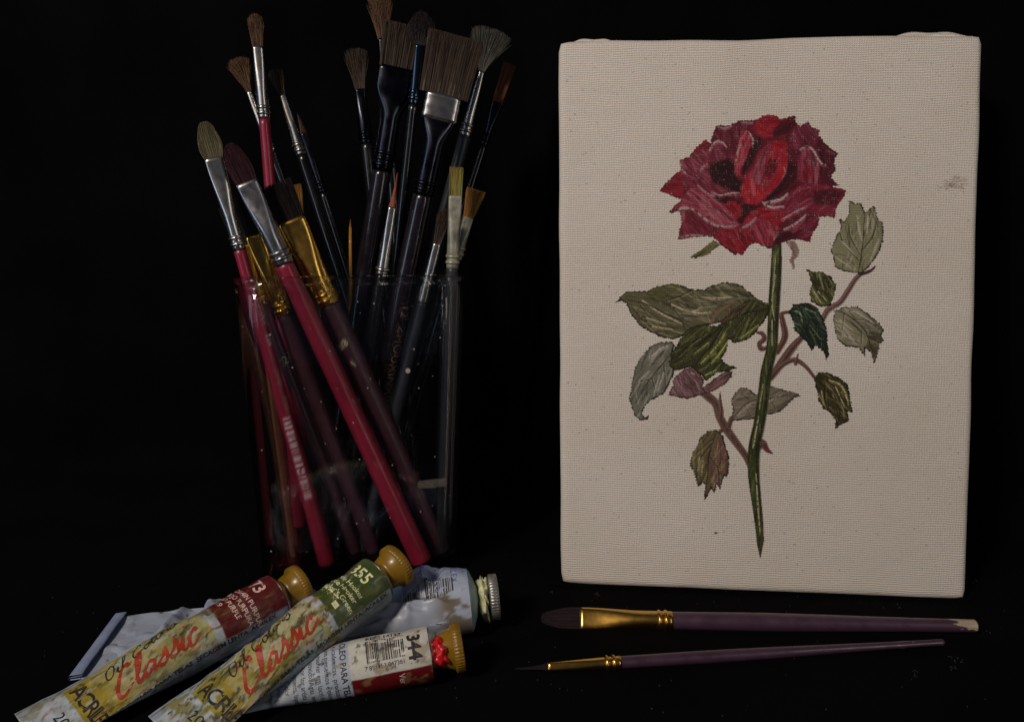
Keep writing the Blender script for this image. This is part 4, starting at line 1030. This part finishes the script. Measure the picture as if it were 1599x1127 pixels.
def nzv(x, y, k, o=4): return NZ[k].fbm(np.asarray(x), np.asarray(y), o)
def mixc(C, c, a): return C * (1 - a[:, None]) + np.array(c) * a[:, None]
def oil_label(band, seed, smear):
    cream, yellow, white, foil = alb(152, 140, 102), alb(136, 112, 36), alb(152, 152, 150), alb(126, 128, 130)
    def f(s_, th, L):
        q = s_ / L; n1 = nzv(s_ * .9 + seed, th * 1.1 + seed, 3); n2 = nzv(s_ * 2.6, th * 3 + seed, 4); n3 = nzv(s_ * 5 + seed, th * 6, 5)
        C = np.tile(np.array(cream), (len(s_), 1))
        C = mixc(C, yellow, np.clip(sstep(.62, .26, q) * (.35 + .9 * n1), 0, 1) * .95)
        C = mixc(C, alb(140, 128, 60), sstep(.5, .75, n2) * .6 * (q < .70))
        C = mixc(C, yellow, ((q > .155) & (q < .255)) * 1.0)
        C = mixc(C, white, ((q < .155)) * 1.0)
        C = mixc(C, white, ((q > .675) & (q < .715)) * 1.0)
        C = mixc(C, band, (q >= .715) * 1.0)
        side = sstep(.95, 1.02, -th)              # plain strip below the label
        C = mixc(C, foil, side * (q < .99))
        side2 = sstep(1.25, 1.32, th); C = mixc(C, foil, side2)
        # grime: thin smears and specks of other colours dragged along the tube
        wx = s_ + .8 * nzv(s_ * 1.5, th * 2 + seed, 2, 3); wy = th + .5 * nzv(s_ * 1.8 + 4, th * 2, 1, 3)
        for (c, k, fx, fy, lo, a) in ((alb(70, 60, 30), 5, 2.2, 6, .56, .7), (alb(110, 96, 26), 6, 1.6, 3.2, .54, .55), (alb(52, 84, 66), 7, 2.6, 4.5, .66, .6), (alb(150, 62, 34), 2, 3, 5, .66, .5), (alb(30, 26, 22), 3, 4.5, 9, .64, .8), (alb(150, 148, 140), 4, 1.4, 7, .60, .6)):
            m = nzv(wx * fx + seed * k, wy * fy + k, k, 6)
            C = mixc(C, c, sstep(lo, lo + .14, m) * min(1, a * smear) * np.where(q > .72, .3, 1))
        C = C * (0.80 + .40 * nzv(s_ * 9 + seed, th * 11, 5, 5))[:, None]
        return C
    return f
def red_label(s_, th, L):
    q = s_ / L; n3 = nzv(s_ * 5, th * 6, 5); n2 = nzv(s_ * 2.2, th * 2.6, 4)
    C = np.tile(np.array(alb(150, 150, 158)), (len(s_), 1))
    C = mixc(C, alb(178, 164, 146), (q > .62) * 1.0)
    C = mixc(C, alb(88, 12, 15), ((q > .62) & (th < -.62)) * 1.0)
    C = mixc(C, alb(88, 12, 15), ((q > .62) & (th > 1.35)) * 1.0)
    C = mixc(C, alb(118, 92, 56), sstep(.60, .70, n2) * .55)
    C = mixc(C, alb(40, 34, 28), sstep(.70, .74, nzv(s_ * 4 + 3, th * 5, 6)) * .7)
    return C * (.82 + .36 * n3)[:, None]
def white_label(s_, th, L):
    n3 = nzv(s_ * 3, th * 4, 5); n2 = nzv(s_ * 1.4, th * 2.6, 4)
    C = np.tile(np.array(alb(146, 146, 156)), (len(s_), 1))
    C = mixc(C, alb(104, 116, 156), sstep(.25, .9, th) * ((s_ / L) > .55) * .55)  # bluish shading of the cool light, painted over the upper side
    C = mixc(C, alb(96, 104, 136), ((s_ / L) < .03) * .5)
    C = mixc(C, alb(96, 78, 54), sstep(.50, .58, n2) * sstep(.88, .94, s_ / L) * .9)
    C = mixc(C, alb(40, 40, 40), sstep(.74, .78, nzv(s_ * 3.3 + 8, th * 4.4, 6)) * .7)
    return C * (.86 + .28 * n3)[:, None]
CAP = [(.30, .50, 0), (.30, .60, 0), (.40, .63, 0), (.78, .72, 0), (.82, .80, .0), (.84, .82, .035), (1.12, .82, .035), (1.16, .80, .01), (1.17, .60, 0), (1.13, .50, 0)]
def glyphs(word):
    G = {'C': (.72, [[(.58, .86), (.5, 1.04), (.28, .92), (.06, .45), (.1, .07), (.34, -.02), (.66, .22)]]),
         'O': (.66, [[(.36, .98), (.1, .7), (.05, .25), (.24, 0), (.5, .3), (.55, .75), (.4, .98), (.24, .84)]]),
         'l': (.36, [[(0, .12), (.22, .6), (.32, .98), (.22, 1.05), (.13, .7), (.1, .2), (.2, 0), (.40, .15)]]),
         'a': (.58, [[(.44, .42), (.25, .5), (.05, .3), (.08, .03), (.25, .03), (.42, .25), (.47, .45), (.42, .1), (.5, 0), (.62, .12)]]),
         's': (.46, [[(0, .12), (.2, .32), (.3, .54), (.38, .26), (.34, .02), (.15, -.02), (.05, .06)], [(.34, .05), (.5, .14)]]),
         'i': (.32, [[(0, .12), (.13, .46), (.1, .1), (.2, 0), (.36, .14)], [(.22, .72), (.25, .75)]]),
         'c': (.48, [[(.40, .4), (.28, .5), (.08, .3), (.08, .05), (.25, -.02), (.52, .2)]]),
         'o': (.44, [[(.25, .48), (.05, .3), (.1, .03), (.3, .05), (.38, .3), (.25, .48), (.48, .40)]]),
         'r': (.46, [[(0, .08), (.12, .45), (.2, .52), (.22, .38), (.38, .45), (.34, .1), (.48, .06)]]), ' ': (.35, [])}
    x = 0; out = []
    for ch in word:
        adv, st_ = G[ch]
        for p in st_: out.append([(x + a, b) for a, b in p])
        x += adv
    return out
R90 = -math.pi / 2
def oil_tube(label, sh, tail, band, seed, smear, name73, lines, group, roll, cw=1.55):
    t = Tube('paint_tube', label, sh, tail, .98, .98, .98, 0.02, .62, cw, roll, .24, .7, oil_label(band, seed, smear), group, CAP, M['yellowplastic'], seed, fold=False)
    L_ = t.L; B = t.body
    put_strokes(t.S, glyphs('Classic'), L_ * .275, -.50, .92, .02, .15, M['ink_red'], B, slant=.38)
    put_strokes(t.S, glyphs('Oil Colors'), L_ * .28, .36, .58, .04, .055, M['ink_black'], B, slant=.35)
    put_text(t.S, 'ACRILEX', L_ * .172, 1.06, .70, R90, M['ink_black'], B, bold=.012, spacing=.86)
    put_text(t.S, '20ml', L_ * .085, .55, .50, R90, M['ink_black'], B)
    put_text(t.S, '(0.67 FL.OZ)', L_ * .085, -.55, .26, R90, M['ink_olive'], B)
    put_text(t.S, name73, L_ * .90, .70, .66, R90, M['ink_white'] if seed == 2 else M['ink_pale'], B, bold=.014)
    for k, ln in enumerate(lines):
        put_text(t.S, ln, L_ * (.848 - .034 * k), .98, .27, R90, M['ink_white'] if seed == 2 else M['ink_pale'], B, bold=.003)
    put_text(t.S, 'TINTA A OLEO PARA TELAS  SECAGEM LENTA  ACRILEX', L_ * .20, -1.16, .26, .0, M['ink_black'], B, bold=.006)
    return t
GT = 'paint tubes heaped in front of the jar'
wt_sh, wt_tail = at_z(733, 936, 1.22), at_z(148, 1008, .14)
CAPW = [(.78, .62, 0), (.80, .80, 0), (.82, .86, .0), (.84, .86, .04), (1.14, .86, .04), (1.16, .82, 0), (1.16, .5, 0)]
silver2 = mat('dull zinc', (.40, .40, .39), .42, metal=.8, vary=.3, vscale=200, bump=.2)
tW = Tube('paint_tube', 'large crumpled white paint tube with knurled silver cap lying under the others', wt_sh, wt_tail, 1.45, 1.55, 1.18, .10, .98, 2.35, -.6, 1.15, .75, white_label, GT, CAPW, silver2, 5, metal=mat('grey green shoulder', alb(96, 106, 104), .45, vary=.2, vscale=150))
put_rects(tW.S, bars(2.3, .62, 30, 9), tW.L * .80, .05, 0, M['ink_black'], tW.body, 'barcode')
put_text(tW.S, '7 891153 014203', tW.L * .80, -.18, .22, 0, M['ink_black'], tW.body)
for k, ln in enumerate(('ACRILEX', 'Tinta Oleo', 'Branco', 'Titanio')):
    put_text(tW.S, ln, tW.L * (.955 - .045 * k), 1.75, .34, R90, M['ink_blue'], tW.body)
# dried paint crusted round the neck of the white tube
def lump(center, ax, size, n, seed, material, parent, name):
    bm = bmesh.new(); bmesh.ops.create_icosphere(bm, subdivisions=4, radius=1)
    V = []
    for v in bm.verts:
        p = np.array(v.co); k = 1 + .55 * (float(NZ[seed % 8].fbm(p[0] * 2.6 + seed + p[2] * 1.7, p[1] * 2.9 + p[2] * 2.3, 4)) - .5) * 2 * 1.1
        q = center + ax[0] * (p[0] * size[0] * k) + ax[1] * (p[1] * size[1] * k) + ax[2] * (p[2] * size[2] * k)
        q[2] = max(q[2], .01); V.append(q)
    F = [[v.index for v in f.verts] for f in bm.faces]; bm.free()
    mesh(name, V, F, material, parent)
lump(wt_sh + tW.d * .58 + tW.up * .05, (tW.d, tW.far, tW.up), (.26, .82, .80), 3, 4, M['creampaint'], tW.o, 'dried_paint')

t73 = oil_tube('dirty oil paint tube with dark red band numbered 73 lying over the white tube', at_z(432, 934, 1.75), at_z(44, 1146, .16), alb(80, 17, 20), 1, 1.0, '73', ('CARMIN PURPURA', 'ROJO PURPURA', 'RED PURPLE', 'PV 19'), GT, -.50)
tG = oil_tube('stained oil paint tube with green band lying on top of the heap', at_z(588, 906, 2.75), at_z(262, 1150, .16), alb(54, 64, 28), 2, 1.5, '355', ('Verde Hooker', 'Verde Hooker', "Hooker's Green"), GT, -.50)
for k in range(3): put_text(tG.S, '*', tG.L * .735, .75 - .33 * k, .55, R90, M['ink_white'], tG.body, bold=.03)
put_rects(tG.S, [(0, 0, .2, .22)], tG.L * .738, -.35, 0, M['ink_white'], tG.body, 'printed_square')
r_sh, r_tail = at_z(672, 1019, .98), at_z(345, 1085, .12)
tR = Tube('paint_tube', 'red and cream paint tube numbered 344 with barcode and red paint at its neck', r_sh, r_tail, .96, .96, .96, .0, .60, 1.5, -.85, .10, .6, red_label, GT, CAP, M['yellowplastic'], 3)
put_text(tR.S, '344', tR.L * .90, .62, .62, R90, M['ink_black'], tR.body, bold=.022)
put_rects(tR.S, bars(1.35, .80, 26, 2), tR.L * .70, -.12, 0, M['ink_black'], tR.body, 'barcode')
put_text(tR.S, 'REF.: 14123', tR.L * .70, .74, .26, 0, M['ink_black'], tR.body, bold=.006)
put_text(tR.S, '7 891153 047381', tR.L * .685, -.34, .20, 0, M['ink_black'], tR.body)
put_text(tR.S, 'Ver', tR.L * .84, -.68, .32, R90, M['ink_pale'], tR.body)
for k, ln in enumerate(('OLEO PARA TELAS', 'e academicas, produzida', 'com pigmentos e oleos', 'Conservar em local fresco', 'Nao toxico. Agite antes', 'Oil color for artists', 'Pure pigments, linseed oil', 'Fine Oil Color', 'made in Brasil', 'Validade indeterminada')):
    put_text(tR.S, ln, tR.L * (.575 - .037 * k), .98, .24 if k else .30, R90, M['ink_black'], tR.body, bold=.004 if k == 0 else 0)
lump(r_sh + tR.d * .34 - tR.far * .30 + tR.up * .16, (tR.d, tR.far, tR.up), (.34, .52, .50), 3, 6, M['redpaint'], tR.o, 'red_paint_blob')

# ------------------------------------------------------------------ lint on the cloth
V, F = [], []
lr = np.random.default_rng(21)
def fibre(p, a, l, r):
    b0 = len(V); n_ = 6
    for i in range(n_):
        t = i / (n_ - 1); q = p + np.array([math.cos(a + 1.2 * t) * l * t, math.sin(a + 1.2 * t) * l * t, .03 + .05 * math.sin(t * 3.1)])
        for k in range(3): V.append(q + r * np.array([math.cos(2.1 * k), 0, math.sin(2.1 * k)]))
    for i in range(n_ - 1):
        for k in range(3): F.append((b0 + 3 * i + k, b0 + 3 * i + (k + 1) % 3, b0 + 3 * i + 3 + (k + 1) % 3, b0 + 3 * i + 3 + k))
for k in range(130):
    p = at_z(lr.uniform(60, 1570), lr.uniform(890, 1120), 0)
    fibre(p, lr.uniform(0, 6.3), lr.uniform(.02, .05), lr.uniform(.005, .010))
for (px, py) in ((1515, 908), (1522, 910), (1490, 1030), (1494, 1034), (1485, 1040), (1430, 1052), (862, 926), (932, 930), (1405, 948)):
    for j in range(3): fibre(at_z(px + lr.normal(0, 4), py + lr.normal(0, 2), 0), lr.uniform(0, 6.3), lr.uniform(.06, .20), .008)
V2, F2 = V, F
V, F = [], []
for k in range(1500):                        # nap of the velvet standing up in front of the canvas foot
    q = lr.uniform(-9.2, 9.2); p = cb + cu * q + cn * abs(lr.normal(0, .25)); p[2] = 0
    h_ = lr.uniform(.03, .11) * (2.2 if lr.random() < .02 else 1); b0 = len(V); dx = lr.normal(0, .05, 2)
    for t in (0, .5, 1):
        c_ = p + np.array([dx[0] * t, dx[1] * t - .02, h_ * t])
        for kk in range(3): V.append(c_ + .012 * (1 - .7 * t) * np.array([math.cos(2.1 * kk), math.sin(2.1 * kk), 0]))
    for i in range(2):
        for kk in range(3): F.append((b0 + 3 * i + kk, b0 + 3 * i + (kk + 1) % 3, b0 + 3 * i + 3 + (kk + 1) % 3, b0 + 3 * i + 3 + kk))
o = mesh('velvet_nap', V, F, M['velvet'], kind='stuff'); o['label'] = 'black velvet nap rising along the foot of the canvas'; o['category'] = 'nap'
V, F = V2, F2
o = mesh('lint', V, F, M['lint'], kind='stuff'); o['label'] = 'pale specks and fibres of lint scattered on the black cloth'; o['category'] = 'lint'

for o in bpy.data.objects:
    if '_base' in o: del o['_base']
